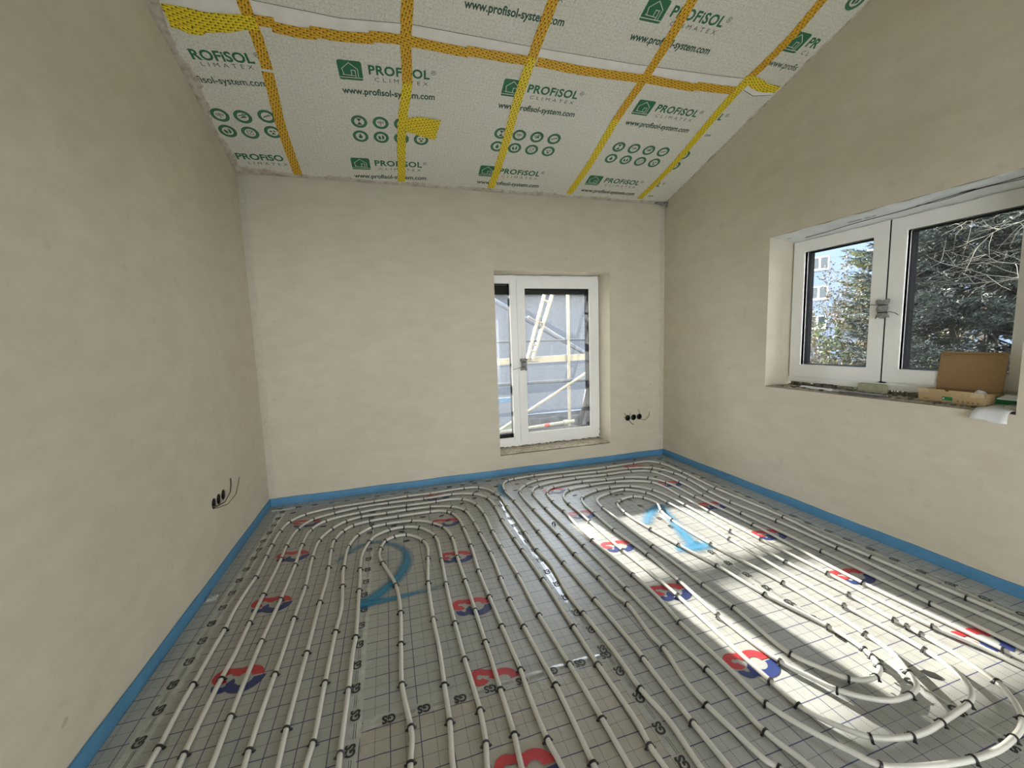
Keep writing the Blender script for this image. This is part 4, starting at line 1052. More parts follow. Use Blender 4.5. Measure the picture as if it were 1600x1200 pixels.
# soffit film over the window with black marks
v = []; f = []
n = 40
for i in range(n + 1):
    y = -1.25 - 1.363 * i / n
    for k, (x, z) in enumerate(((3.893, 2.0405), (3.95, 2.033), (4.02, 2.024), (4.09, 2.012), (4.15, 2.008))):
        v.append((x, y, z + 0.003 * math.sin(i * 0.9 + k) + random.uniform(-0.002, 0.0005)))
for i in range(n):
    for k in range(4):
        a = i * 5 + k
        f.append((a, a + 5, a + 6, a + 1))
add2(mesh_obj('soffit_film', v, f, FILM, None, smooth=True))
mb = MB()
for (ya, yb, x, dz) in ((-1.74, -1.82, 3.985, 0), (-1.84, -1.87, 3.985, 0), (-2.30, -2.36, 3.965, 0), (-1.30, -1.325, 4.0, 0), (-1.88, -1.9, 3.984, 0)):
    mb.box((x, yb, 2.0225), (x + 0.008, ya, 2.0235))
pts = [(4.06 - 0.10 * (i / 30) + 0.01 * math.sin(i * 0.5), -1.40 - 1.2 * i / 30, 2.0125 + 0.010 * i / 30) for i in range(31)]
mb.tube(pts, 0.0022, 5)
pts = [(4.0 + 0.02 * math.sin(i * 0.6), -2.1 - 0.5 * i / 14, 2.0195) for i in range(15)]
mb.tube(pts, 0.0018, 5)
add2(mb.build('soffit_marks', WIRE))
# rough sill of window_2
o = rough_slab('window_sill', 3.8905, 4.14, -2.612, -1.251, 0.8955, 0.004, SILL, None, 14, 70, 9); add2(o)
mb = MB()
for k in range(60):
    y = -1.27 - 1.32 * k / 60
    mb.box((4.105 + rnd.uniform(0, 0.02), y - rnd.uniform(0.01, 0.03), 0.892), (4.14, y, 0.898 + rnd.uniform(0.005, 0.028)))
for k in range(70):
    y = -1.35 - 1.1 * k / 70 + rnd.uniform(-0.01, 0.01); x = rnd.uniform(3.94, 4.10)
    r = rnd.uniform(0.004, 0.013)
    mb.box((x - r, y - r, 0.892), (x + r, y + r, 0.895 + r))
add2(mb.build('sill_rubble', RUBBLE))
h2 = wrapped_handle('window_handle', (4.122, -1.905, 1.442), 'x', '', [[(-0.01, 0.05, 0.0), (-0.06, 0.07, 0.006), (-0.13, 0.08, 0.003), (-0.22, 0.09, -0.002)], [(0.02, 0.05, 0), (0.06, 0.055, 0.002), (0.085, 0.05, -0.008), (0.10, 0.045, -0.022)]])
tag(h2, 'film-wrapped window handle with cable ties between the two big sashes', 'handle')

# ------------------------------------------------------------------ things on the sill of window_2
def frame_mat(o, xdir, z=0.0):
    x = Vector(xdir).normalized(); zz = Vector((0, 0, 1)); y = zz.cross(x)
    m = Matrix((x, y, zz)).transposed().to_4x4(); m.translation = Vector(o)
    return m
# cardboard box: local x along its front (left to right as seen), local y towards the glass
bx = empty('cardboard_box', mat=frame_mat((4.012, -2.178, 0.9), (-0.058, -0.31, 0)))
tag(bx, 'open brown cardboard box with its lid standing against the window glass', 'box')
LB, DB, HB, TB = 0.305, 0.105, 0.068, 0.003
mb = MB(); mb.box((0, 0, 0), (LB, DB, TB)); mb.build('base', CARD, bx)
mb = MB(); mb.box((0, 0, TB), (TB, DB, HB)); mb.build('side_wall', CARD_L, bx)
mb = MB(); mb.box((LB - TB, 0, TB), (LB, DB, HB)); mb.build('side_wall', CARD_L, bx)
mb = MB(); mb.box((0, DB - TB, TB), (LB, DB, HB)); mb.build('back_wall', CARD, bx)
# front panel leans outward, with a thumb notch
mt = Matrix.Rotation(math.radians(14), 4, 'X')
poly = [(-0.004, 0), (LB + 0.004, 0), (LB + 0.006, HB + 0.008), (0.158, HB + 0.008)] + [(0.146 + 0.012 * math.cos(a), HB + 0.008 + 0.010 * math.sin(a)) for a in [0, -0.8, -1.57, -2.35, -math.pi]] + [(0.0, HB + 0.008)]
m2 = mt @ Matrix(((1, 0, 0, 0), (0, 0, 1, 0), (0, 1, 0, 0), (0, 0, 0, 1)))
mb = MB(); mb.prism(poly, -TB, 0, 0, m2); fp = mb.build('front_panel', CARD_L, bx)
def on_front(name, pts, mat, dz=0.0008):
    mb = MB(); mb.prism(pts, -TB - dz, -TB - dz * 0.4, 0, m2)
    o = mb.build(name, mat, fp); return o
on_front('paper_tape', [(0.002, 0.050), (0.058, 0.052), (0.056, HB + 0.008), (0.0, HB + 0.008)], CARDTAPE)
on_front('paper_tape', [(0.248, 0.048), (0.308, 0.052), (0.309, HB + 0.008), (0.258, HB + 0.006)], CARDTAPE)
on_front('green_label', [(0.118, 0.016), (0.168, 0.016), (0.168, 0.037), (0.118, 0.037)], GREENBOX)
on_front('label_square', [(0.122, 0.022), (0.129, 0.022), (0.129, 0.031), (0.122, 0.031)], PAPER, 0.0012)
for k in range(5):
    x = 0.19 + 0.022 * k
    on_front('symbol_print', [(x, 0.012), (x + 0.004, 0.012), (x + 0.007, 0.018), (x + 0.002, 0.024), (x - 0.003, 0.018)], plain('brown_print', (0.28, 0.18, 0.09, 1), 0.8))
on_front('symbol_print', [(0.022, 0.013), (0.052, 0.013), (0.052, 0.017), (0.022, 0.017)], plain('brown_print', (0.24, 0.15, 0.08, 1), 0.8))
mb = MB()
mb.prism([(0.005, 0), (LB - 0.012, 0), (LB - 0.002, 0.03), (LB + 0.004, 0.20), (LB - 0.006, 0.212), (0.016, 0.212), (0.008, 0.204), (0.0, 0.04)], -TB, 0, 0, Matrix.Translation((0, DB - 0.004, HB)) @ Matrix.Rotation(math.radians(-3), 4, 'X') @ Matrix(((1, 0, 0, 0), (0, 0, 1, 0), (0, 1, 0, 0), (0, 0, 0, 1))))
lid = mb.build('lid', CARD, bx)
mb = MB()
ml = Matrix.Translation((0, DB - 0.0085, HB)) @ Matrix.Rotation(math.radians(-3), 4, 'X')
mb.box((0.014, -0.0012, 0.197), (LB - 0.01, 0.0008, 0.2), 0, ml)
mb.box((0.02, -0.0014, 0.188), (0.055, 0.0006, 0.191), 0, ml)
mb.build('lid_crease', plain('card_dark_line', (0.20, 0.12, 0.055, 1), 0.9), lid)  # thin darker lines near the top of the lid

mb = MB()   # crumpled paper slip inside the box
q = [(0.215, 0.03, 0.05), (0.235, 0.05, 0.082), (0.268, 0.045, 0.078), (0.282, 0.06, 0.05), (0.255, 0.025, 0.062), (0.228, 0.055, 0.055)]
mb.add(q, [(0, 1, 4), (1, 2, 4), (2, 3, 4), (0, 5, 1), (5, 2, 1)])
slip = mb.build('paper_slip', PAPER); slip.matrix_world = bx.matrix_world.copy()
tag(slip, 'crumpled white paper slip sticking out of the cardboard box', 'paper')

mb = MB(); mb.box((0.30, 0.02, 0.0), (0.42, 0.10, 0.055)); gb = mb.build('green_carton', GREENBOX, bevel=0.002)
gb.matrix_world = frame_mat((4.012, -2.178, 0.9), (-0.02, -0.31, 0))
tag(gb, 'small dark green carton beside the cardboard box on the sill', 'box')
mb = MB(); mb.box((0.335, 0.004, 0.045), (0.415, 0.07, 0.05), 0, Matrix.Rotation(math.radians(12), 4, 'X')); cd = mb.build('white_leaflet', PAPER)
cd.matrix_world = frame_mat((4.008, -2.178, 0.903), (-0.03, -0.31, 0))
tag(cd, 'folded pale leaflet lying on the green carton', 'leaflet')

# white sheet hanging over the sill edge
v = []; f = []
prof = [(4.03, 0.918), (3.985, 0.914), (3.93, 0.907), (3.893, 0.903), (3.872, 0.888), (3.861, 0.868), (3.855, 0.853)]
for i, (x, z) in enumerate(prof):
    for k in range(6):
        t = k / 5
        y0 = -2.470 + 0.028 * (i / 6) * 0; y = (-2.478 + 0.010 * i / 6) + (-0.110 - 0.004 * i) * t + (-0.02 if i < 3 else 0)
        v.append((x + 0.004 * math.sin(k * 1.3 + i), y, z + 0.003 * math.sin(k * 2 + i * 0.7) - (0.010 * t if i > 4 else 0)))
for i in range(len(prof) - 1):
    for k in range(5):
        a = i * 6 + k
        f.append((a, a + 1, a + 7, a + 6))
pp = mesh_obj('paper_sheet', v, f, PAPER, smooth=True)
md = pp.modifiers.new('thickness', 'SOLIDIFY'); md.thickness = 0.0012
tag(pp, 'white paper sheet hanging over the right end of the window sill', 'paper')
mb = MB(); mb.box((3.93, -2.605, 0.897), (4.03, -2.555, 0.925)); ob = mb.build('wood_offcut', plain('grey_offcut', (0.4, 0.38, 0.33, 1), 0.8), bevel=0.002)
tag(ob, 'small grey offcut in the right corner of the window sill', 'offcut')

# profile strips and foam block at the left of the sill
def strip(name, a, b, w, h, mat, label, cat, ends=0.0):
    a = Vector(a); b = Vector(b); d = (b - a).normalized(); s = Vector((-d.y, d.x, 0))
    mb = MB(); z = Vector((0, 0, 1))
    sec = [(-w / 2, 0), (w / 2, 0), (w / 2, h * 0.4), (w * 0.1, h * 0.5), (w * 0.1, h), (-w * 0.1, h), (-w * 0.1, h * 0.5), (-w / 2, h * 0.4)]
    n = len(sec)
    v = [p + s * x + z * y for p in (a, b) for x, y in sec]
    fcs = [tuple(range(n - 1, -1, -1)), tuple(range(n, 2 * n))] + [(i, (i + 1) % n, n + (i + 1) % n, n + i) for i in range(n)]
    mb.add(v, fcs)
    return tag(mb.build(name, mat), label, cat)
GREYPL = plain('grey_profile', (0.45, 0.46, 0.47, 1), 0.5)
strip('plaster_profile', (4.005, -1.46, 0.9), (3.955, -1.72, 0.901), 0.022, 0.014, PAPER, 'white plaster profile, leftmost of the strips on the sill', 'profile')
strip('plaster_profile', (3.965, -1.70, 0.9), (3.955, -2.02, 0.901), 0.024, 0.012, GREYPL, 'grey plaster profile lying before the foam block on the sill', 'profile')
strip('plaster_profile', (3.93, -1.78, 0.9), (3.925, -2.06, 0.901), 0.016, 0.010, plain('dark_profile', (0.12, 0.12, 0.12, 1), 0.5), 'dark narrow profile at the front edge of the sill', 'profile')
mb = MB(); mb.prism([(4.075, -1.80), (4.12, -1.80), (4.122, -1.945), (4.10, -1.965), (4.065, -1.95)], 0.9, 0.958)
fb = mb.build('foam_block', FOAMB, bevel=0.004); tag(fb, 'small olive foam block on the sill under the middle of the window', 'foam')

# ------------------------------------------------------------------ socket boxes with loose wires
def socket_box(c, axis, wires, label, group):
    """recessed round box; axis points into the wall"""
    ax = Vector(axis); c = Vector(c)
    root = empty('socket_box', c)
    up = Vector((0, 0, 1)); s = ax.cross(up).normalized()
    mb = MB(); n = 22; v = []; f = []
    prof = [(0.0325, -0.0015), (0.0325, 0.002), (0.0295, 0.002), (0.0290, 0.046), (0.0, 0.046)]
    for r, d in prof[:-1]:
        for k in range(n):
            a = 2 * math.pi * k / n
            v.append(s * math.cos(a) * r + up * math.sin(a) * r + ax * d)
    v.append(ax * 0.046)
    for i in range(3):
        for k in range(n):
            f.append((i * n + k, i * n + (k + 1) % n, (i + 1) * n + (k + 1) % n, (i + 1) * n + k))
    for k in range(n):
        f.append((3 * n + k, 3 * n + (k + 1) % n, 4 * n))
    mb.add(v, f); mb.build('box_cup', SOCK, root, smooth=False)
    for w, mt in wires:
        mb = MB(); mb.tube([s * a + up * b + ax * d for a, b, d in w], 0.0024, 6); mb.build('wire', mt, root, smooth=True)
    tag(root, label, 'socket', group)
    return root
for i, (c, lb) in enumerate(zip(SOCK_L, ('empty round socket box on the left wall, nearest to the camera with wires hanging out', 'empty round socket box in the middle of the row of three on the left wall', 'empty round socket box of the left wall row, nearest to the corner'))):
    wr = []
    if i == 0:
        # s = axis x up : for axis (-1,0,0) s = (0,1,0)
        wr = [([(0.0, -0.015, 0.03), (0.008, -0.022, -0.01), (0.07, -0.022, -0.03), (0.15, 0.01, -0.035), (0.185, 0.05, -0.03), (0.19, 0.085, -0.03)], WIRE_B),
              ([(0.0, -0.012, 0.03), (0.006, -0.018, -0.01), (0.06, -0.016, -0.035), (0.14, 0.018, -0.04), (0.18, 0.055, -0.035), (0.183, 0.09, -0.035)], WIRE),
              ([(0.0, -0.02, 0.03), (0.004, -0.03, -0.012), (0.08, -0.04, -0.04), (0.19, -0.02, -0.05), (0.27, 0.03, -0.045), (0.31, 0.055, -0.04)], WIRE_B)]
    else:
        wr = [([(0.005, 0.0, 0.04), (0.010, 0.012, 0.015), (0.014, 0.004, 0.005)], WIRE_B)]
    socket_box(c, (-1, 0, 0), wr, lb, 'socket boxes in the left wall')
for i, (c, lb) in enumerate(zip(SOCK_B, ('empty round socket box right of the small window, next to the reveal', 'empty round socket box in the middle of the row beside the small window', 'empty round socket box near the right corner, with a wire curling out'))):
    # axis (0,1,0): s = (1,0,0)
    if i == 0:
        wr = [([(0, 0, 0.03), (-0.01, 0.012, -0.01), (-0.04, 0.04, -0.02), (-0.055, 0.06, -0.02)], WIRE), ([(0, 0, 0.03), (0.005, 0.015, -0.01), (0.02, 0.04, -0.015), (0.025, 0.062, -0.015)], WIRE_B),
              ([(0, 0, 0.03), (0, -0.015, -0.01), (0.025, -0.05, -0.02), (0.06, -0.075, -0.02)], WIRE), ([(0, 0, 0.03), (-0.02, 0.0, -0.01), (-0.05, 0.012, -0.02), (-0.06, 0.02, -0.02)], WIRE_B)]
    elif i == 2:
        wr = [([(0, 0, 0.03), (0.0, 0.02, -0.01), (-0.01, 0.05, -0.025), (-0.035, 0.085, -0.025)], WIRE), ([(0, -0.01, 0.03), (0.01, -0.028, -0.01), (0.05, -0.036, -0.03), (0.09, -0.015, -0.03), (0.108, 0.02, -0.03), (0.106, 0.05, -0.03)], WIRE_B)]
    else:
        wr = []
    socket_box(c, (0, 1, 0), wr, lb, 'socket boxes beside the small window')

# ------------------------------------------------------------------ ceiling (local frame: x across, y up the slope towards the camera, z into the room)
CM = Matrix(((1, 0, 0), (0, -1 / K, SL / K), (0, -SL / K, -1 / K))).transposed().to_4x4()
CM.translation = Vector((0, 0, HE))
TMAX = -YF * K
mb = MB(); mb.box((-0.3, -0.4, -0.2), (W + 0.36, TMAX + 0.3, 0.0))
ceiling = tag(mb.build('ceiling', MEMBRANE), kind='structure')
ceiling.matrix_world = CM
ceiling['label'] = 'sloping ceiling lined with printed grey roof membrane'

def cl_obj(o):
    o.parent = ceiling
    return o

# pale margin of the upper membrane sheet with its thin dark border line
low = [(0.02, 1.19), (0.45, 1.20), (0.9, 1.19), (1.25, 1.23), (2.0, 1.235), (2.73, 1.25), (3.5, 1.275), (3.56, 1.30)]
top = [(0.02, 1.335), (0.49, 1.301), (0.90, 1.291), (1.26, 1.327), (2.016, 1.327), (2.676, 1.338), (3.3, 1.366), (3.56, 1.382)]
v = [(x, t, 0.0012) for x, t in low] + [(x, t, 0.0012) for x, t in top]
n = len(low)
cl_obj(mesh_obj('sheet_margin', v, [(i, i + 1, n + i + 1, n + i) for i in range(n - 1)], MEMB_EDGE))
v = [(3.60, 1.30, 0.0012), (3.72, 1.27, 0.0012), (3.86, 1.30, 0.0012), (3.86, 1.37, 0.0012), (3.70, 1.37, 0.0012), (3.60, 1.36, 0.0012)]
cl_obj(mesh_obj('sheet_margin', v, [(0, 1, 2, 3, 4, 5)], MEMB_EDGE))
mb = MB()
for i in range(n - 1):
    (x0, t0), (x1, t1) = top[i], top[i + 1]
    mb.add([(x0, t0 - 0.001, 0.002), (x1, t1 - 0.001, 0.002), (x1, t1 + 0.0015, 0.002), (x0, t0 + 0.0015, 0.002)], [(0, 1, 2, 3)])
mb.add([(3.60, 1.298, 0.002), (3.72, 1.268, 0.002), (3.72, 1.272, 0.002), (3.60, 1.302, 0.002)], [(0, 1, 2, 3)])
mb.add([(3.72, 1.268, 0.002), (3.86, 1.298, 0.002), (3.86, 1.302, 0.002), (3.72, 1.272, 0.002)], [(0, 1, 2, 3)])
cl_obj(mb.build('border_line', BLACK_P))

# --- prints
def flat(name, parts, mats):
    """parts: list of (verts2d, faces, matidx, z)"""
    mb = MB()
    for V, F, mi, z in parts:
        mb.add([(p[0], p[1], z) for p in V], F, mi)
    me = bpy.data.meshes.new(name)
    me.from_pydata(mb.v, [], mb.f)
    for m in mats: me.materials.append(m)
    me.polygons.foreach_set('material_index', mb.m)
    me.update()
    return me

def poly(V, mi, z): return (V, [tuple(range(len(V)))], mi, z)
def seg(a, b, w, mi, z):
    a = np.array(a, float); b = np.array(b, float); d = (b - a) / np.linalg.norm(b - a); s = np.array([-d[1], d[0]]) * w / 2
    return poly([a - s - d * w * 0.4, b - s + d * w * 0.4, b + s + d * w * 0.4, a + s - d * w * 0.4], mi, z)
def disc(cx, cy, r0, r1, mi, z, n=26):
    V = [(cx + r * math.cos(2 * math.pi * k / n), cy + r * math.sin(2 * math.pi * k / n)) for r in (r0, r1) for k in range(n)]
    return (V, [(k, (k + 1) % n, n + (k + 1) % n, n + k) for k in range(n)], mi, z)

Z1, Z2, Z3 = 0.0010, 0.0015, 0.0020
def house_logo():
    P = []
    w, h = 0.138, 0.126
    r = 0.014
    body = [(0.0, 0.018), (w, 0.018), (w, h - r)] + [(w - r + r * math.cos(a), h - r + r * math.sin(a)) for a in (0.5, 1.0, 1.57)] + [(r, h)] + [(r + r * math.cos(a), h - r + r * math.sin(a)) for a in (2.1, 2.6, 3.14)]
    P.append(poly(body, 0, Z1))
    P.append(poly([(0.006, 0.0), (w - 0.012, 0.0), (w, 0.006), (w, 0.013), (0.0, 0.013), (0, 0.006)], 0, Z1))
    q = [(0.030, 0.036), (0.022, 0.072), (0.066, 0.112), (0.112, 0.074), (0.112, 0.022)]
    for a, b in zip(q[:-1], q[1:]): P.append(seg(a, b, 0.0042, 1, Z2))
    P.append(seg((0.022, 0.034), (0.090, 0.030), 0.0042, 1, Z2))
    for a, b in (((0.074, 0.034), (0.074, 0.066)), ((0.074, 0.066), (0.097, 0.066)), ((0.097, 0.066), (0.097, 0.020))): P.append(seg(a, b, 0.0042, 1, Z2))
    return flat('house_logo_print', P, [GREEN_P, PALE_P])
def icon_mesh(k):
    P = [disc(0, 0, 0.0335, 0.053, 0, Z1), disc(0, 0, 0.0405, 0.0465, 1, Z2)]
    # break the light ring into small dashes that read as tiny lettering
    for j in range(24):
        a = 2 * math.pi * j / 24
        P.append(seg((0.040 * math.cos(a), 0.040 * math.sin(a)), (0.047 * math.cos(a), 0.047 * math.sin(a)), 0.0035, 0, Z3))
    if k == 0:      # hourglass
        P += [poly([(-0.013, 0.022), (0.013, 0.022), (0, 0.0)], 2, Z1), poly([(0, 0), (0.013, -0.022), (-0.013, -0.022)], 2, Z1), seg((-0.016, 0.024), (0.016, 0.024), 0.004, 2, Z1), seg((-0.016, -0.024), (0.016, -0.024), 0.004, 2, Z1)]
    elif k == 1:    # letters on a post
        P += [disc(-0.013, 0.004, 0.005, 0.009, 2, Z1, 12), disc(0.013, 0.004, 0.005, 0.009, 2, Z1, 12), seg((0, 0.018), (0, -0.022), 0.004, 2, Z1)]
    elif k == 2:    # struck-through hill
        P += [poly([(-0.022, -0.012), (0.024, -0.006), (0.012, 0.010), (-0.004, 0.002)], 0, Z1), seg((-0.024, 0.008), (0.024, 0.018), 0.007, 0, Z2), poly([(0.002, 0.018), (0.016, 0.024), (0.004, 0.028)], 0, Z1)]
    elif k == 3:    # measuring band
        P += [seg((-0.022, -0.008), (0.022, 0.010), 0.006, 2, Z1), seg((-0.020, -0.001), (0.018, 0.016), 0.002, 2, Z1)]
    elif k == 4:    # drop
        P += [poly([(0, 0.026), (0.006, 0.012), (0.014, -0.004), (0.011, -0.015), (0, -0.020), (-0.011, -0.015), (-0.014, -0.004), (-0.006, 0.012)], 0, Z1)]
    elif k == 5:    # flame
        P += [poly([(-0.018, -0.014), (-0.004, -0.024), (0.0, -0.004), (-0.014, 0.016), (-0.022, 0.006)], 0, Z1), poly([(0.004, -0.022), (0.022, -0.008), (0.018, 0.014), (0.008, 0.024), (0.006, 0.0)], 0, Z1)]
    elif k == 6:    # ticked square
        for a, b in (((-0.017, -0.017), (0.017, -0.017)), ((0.017, -0.017), (0.017, 0.017)), ((0.017, 0.017), (-0.017, 0.017)), ((-0.017, 0.017), (-0.017, -0.017)), ((-0.010, 0.002), (-0.002, -0.009)), ((-0.002, -0.009), (0.012, 0.012))):
            P.append(seg(a, b, 0.0035, 2, Z1))
    else:           # arrows
        P += [poly([(-0.024, 0.004), (-0.004, 0.016), (-0.004, -0.002)], 0, Z1), poly([(0.024, 0.006), (0.006, 0.018), (0.004, 0.0)], 0, Z1), poly([(-0.012, -0.022), (0.014, -0.020), (0.004, -0.004), (-0.006, -0.006)], 0, Z1)]
    return flat('icon_print', P, [GREEN_P, LGREEN_P, DKGREEN_P])
HOUSE = house_logo()
ICONS = [icon_mesh(k) for k in range(8)]
def text_me(name, body, width, mat, height=None, bold=0.0, spacing=1.0):
    V, F = text_mesh(body, width, height, bold, 0.0, spacing)
    me = bpy.data.meshes.new(name)
    me.from_pydata([(p[0], p[1], Z1) for p in V.tolist()], [], F)
    me.materials.append(mat); me.update()
    return me
BRAND = text_me('name_print', 'PROFiSOL', 0.366, GREEN_P, height=0.060, bold=0.03, spacing=1.08)
REG_T = text_me('mark_print', '\u00ae', 0.032, DKGREEN_P)
SUBT = text_me('subtitle_print', 'CLIMATEX', 0.326, DKGREEN_P, height=0.027, bold=-0.002, spacing=1.75)
URL = text_me('web_address_print', 'www.profisol-system.com', 0.578, DKGREEN_P, height=0.048, bold=0.024)

def put(me, x, t, ang, name):
    o = bpy.data.objects.new(name, me); COL.objects.link(o); o.parent = ceiling
    o.location = (x, t, 0); o.rotation_euler.z = ang
    return o

def block(x0, ang, rows, dt=0.0, house=True, icons=range(8)):
    """one print repeat; (x, t) offsets rotate with the block about its own left end"""
    ca, sa = math.cos(ang), math.sin(ang)
    def at(dx, t): return (x0 + dx * ca, t + dt + dx * sa)
    for kind, t in rows:
        if kind == 'logo':
            if house: put(HOUSE, *at(0.0, t - 0.078), ang, 'house_logo_print')
            put(BRAND, *at(0.172, t - 0.031), ang, 'name_print')
            put(REG_T, *at(0.543, t + 0.002), ang, 'mark_print')
            put(SUBT, *at(0.205, t - 0.075), ang, 'subtitle_print')
        elif kind == 'url':
            put(URL, *at(0.004, t - 0.016), ang, 'web_address_print')
        else:
            for k in range(4):
                j = k + (0 if kind == 'ic1' else 4)
                if j in icons: put(ICONS[j], *at(0.086 + 0.1425 * k, t), ang, 'icon_print')
LOWER = [('logo', 1.057), ('url', 0.898), ('ic1', 0.662), ('ic2', 0.532), ('logo', 0.266), ('url', 0.106)]
UPPER = [('logo', 1.665), ('url', 1.490)]
block(0.852, math.radians(3.8), LOWER, dt=-0.052)
block(1.862, math.radians(0.7), LOWER, dt=-0.004)
block(2.868, math.radians(0.3), LOWER, dt=0.0)
block(0.530, math.radians(1.0), UPPER, dt=-0.02)
block(1.530, math.radians(0.8), UPPER, dt=-0.01)
block(2.540, math.radians(0.8), UPPER + [('ic2', 1.935)], dt=0.0)
# left block, partly under the plaster edge
a = math.radians(5)
put(text_me('name_print', 'ROFiSOL', 0.318, GREEN_P, 0.060, 0.03), 0.085, 0.918, a, 'name_print')
put(REG_T, 0.408, 0.985, a, 'mark_print')
put(text_me('subtitle_print', 'LIMATEX', 0.27, DKGREEN_P, 0.027, -0.002, 1.75), 0.115, 0.885, a, 'subtitle_print')
put(text_me('web_address_print', 'fisol-system.com', 0.375, DKGREEN_P, 0.046, 0.012), 0.055, 0.770, a, 'web_address_print')
for k, (x, t) in {1: (0.081, 0.539), 2: (0.213, 0.545), 3: (0.359, 0.570), 5: (0.081, 0.407), 6: (0.217, 0.412), 7: (0.362, 0.439)}.items():
    put(ICONS[k], x, t, a, 'icon_print')
put(text_me('name_print', 'PROFiSO', 0.315, GREEN_P, 0.060, 0.03), 0.055, 0.140, math.radians(3), 'name_print')
put(text_me('subtitle_print', 'LIMATEX', 0.27, DKGREEN_P, 0.027, -0.002, 1.75), 0.115, 0.098, math.radians(3), 'subtitle_print')
# strip of another sheet showing only the line ends, right of the last tape
for t in (1.034, 0.243):
    put(text_me('name_print', 'L', 0.034, GREEN_P, 0.060, 0.03), 3.607, t, 0, 'name_print'); put(REG_T, 3.645, t + 0.036, 0, 'mark_print')
put(text_me('web_address_print', 'om', 0.055, DKGREEN_P, None, 0.012), 3.622, 0.874, 0, 'web_address_print')
put(text_me('web_address_print', 'om', 0.055, DKGREEN_P, None, 0.012), 3.615, 0.092, 0, 'web_address_print')
put(ICONS[3], 3.598, 0.657, 0, 'icon_print'); put(ICONS[7], 3.600, 0.528, 0, 'icon_print')
put(HOUSE, 3.592, 1.594, 0, 'house_logo_print')
put(text_me('name_print', 'PR', 0.088, GREEN_P, 0.060, 0.03), 3.752, 1.645, 0, 'name_print')
put(text_me('subtitle_print', 'CL', 0.062, DKGREEN_P, 0.027, -0.002, 1.75), 3.775, 1.597, 0, 'subtitle_print')
put(text_me('web_address_print', 'www.profis', 0.245, DKGREEN_P, 0.046, 0.012), 3.61, 1.492, 0, 'web_address_print')
put(ICONS[5], 3.80, 1.930, 0, 'icon_print')

# --- yellow tape strips
def ceil_tape(label, pts, w, mat, z, smooth=True, seed=0):
    rnd = random.Random(seed)
    P = catmull([(x, t, 0) for x, t in pts], 0.03) if len(pts) > 2 else [np.array((*p, 0.0)) for p in pts]
    n = len(P); v = []; f = []; uv = []
    u = 0.0
    off = 0.0
    for i, p in enumerate(P):
        d = P[min(i + 1, n - 1)] - P[max(i - 1, 0)]; d = d / (np.linalg.norm(d) + 1e-9)
        s = np.array([-d[1], d[0], 0])
        if i: u += float(np.linalg.norm(P[i] - P[i - 1]))
        wd = (w if not isinstance(w, (list, tuple)) else float(np.interp(i / (n - 1), np.linspace(0, 1, len(w)), w)))
        e1 = wd / 2 + rnd.uniform(-0.0015, 0.0015); e2 = wd / 2 + rnd.uniform(-0.0015, 0.0015)
        for q, vv in ((p + s * e1, wd), (p - s * e2, 0.0)):
            v.append((q[0], q[1], z)); uv.append((u, vv))
    for i in range(n - 1):
        f.append((2 * i, 2 * i + 1, 2 * i + 3, 2 * i + 2))
    me = bpy.data.meshes.new('adhesive_tape'); me.from_pydata(v, [], f); me.materials.append(mat)
    ul = me.uv_layers.new(name='UVMap')
    for lp in me.loops: ul.data[lp.index].uv = uv[lp.vertex_index]
    me.update()
    o = bpy.data.objects.new('adhesive_tape', me); COL.objects.link(o); o.matrix_world = CM
    md = o.modifiers.new('thickness', 'SOLIDIFY'); md.thickness = 0.0008; md.offset = 0
    tag(o, label, 'tape', 'yellow tape strips on the ceiling')
    return o
R_ = 'amber tape strip down the slope, '
ceil_tape('amber ceiling tape down the slope, leftmost one, upper piece above the tear', [(0.445, 2.6), (0.443, 1.9), (0.443, 1.292), (0.446, 1.211), (0.455, 1.115), (0.456, 0.925)], 0.060, T_ORANGE, 0.0034, seed=1)
ceil_tape('amber ceiling tape down the slope, leftmost one, long lower piece ending at the far wall', [(0.452, 0.905), (0.445, 0.78), (0.428, 0.516), (0.428, 0.339), (0.436, 0.022)], 0.062, T_ORANGE, 0.0034, seed=2)
ceil_tape('amber ceiling tape down the slope, second from left, upper piece', [(1.24, 2.6), (1.24, 1.444), (1.237, 1.234), (1.246, 1.078), (1.254, 0.935)], 0.062, T_ORANGE, 0.0034, seed=3)
ceil_tape('lemon ceiling tape down the slope, second from left, piece beside the square patch', [(1.254, 0.965), (1.229, 0.70), (1.222, 0.49), (1.226, 0.25), (1.231, 0.035)], 0.062, T_YELLOW, 0.0044, seed=4)
ceil_tape('amber ceiling tape down the slope, third from left, upper piece', [(2.003, 2.6), (2.004, 1.59), (1.996, 1.40), (1.993, 1.245)], 0.062, T_ORANGE, 0.0034, seed=5)
ceil_tape('lemon ceiling tape down the slope, third from left, lower piece ending above the window wall', [(1.993, 1.265), (1.989, 1.193), (1.988, 0.98), (2.004, 0.602), (2.010, 0.25), (2.006, 0.04)], 0.062, T_YELLOW, 0.0044, seed=6)
ceil_tape('amber ceiling tape down the slope, fourth from left, upper piece', [(2.80, 2.6), (2.79, 1.739), (2.80, 1.50), (2.80, 1.258), (2.786, 1.05), (2.780, 0.89)], 0.062, T_ORANGE, 0.0034, seed=7)
ceil_tape('lemon ceiling tape down the slope, fourth from left, lower piece', [(2.780, 0.915), (2.786, 0.72), (2.793, 0.45), (2.775, 0.045)], 0.062, T_YELLOW, 0.0044, seed=8)
ceil_tape('amber ceiling tape down the slope, rightmost one, upper piece', [(3.575, 2.6), (3.580, 1.889), (3.595, 1.691), (3.578, 1.487), (3.560, 1.375)], 0.062, T_ORANGE, 0.0034, seed=9)
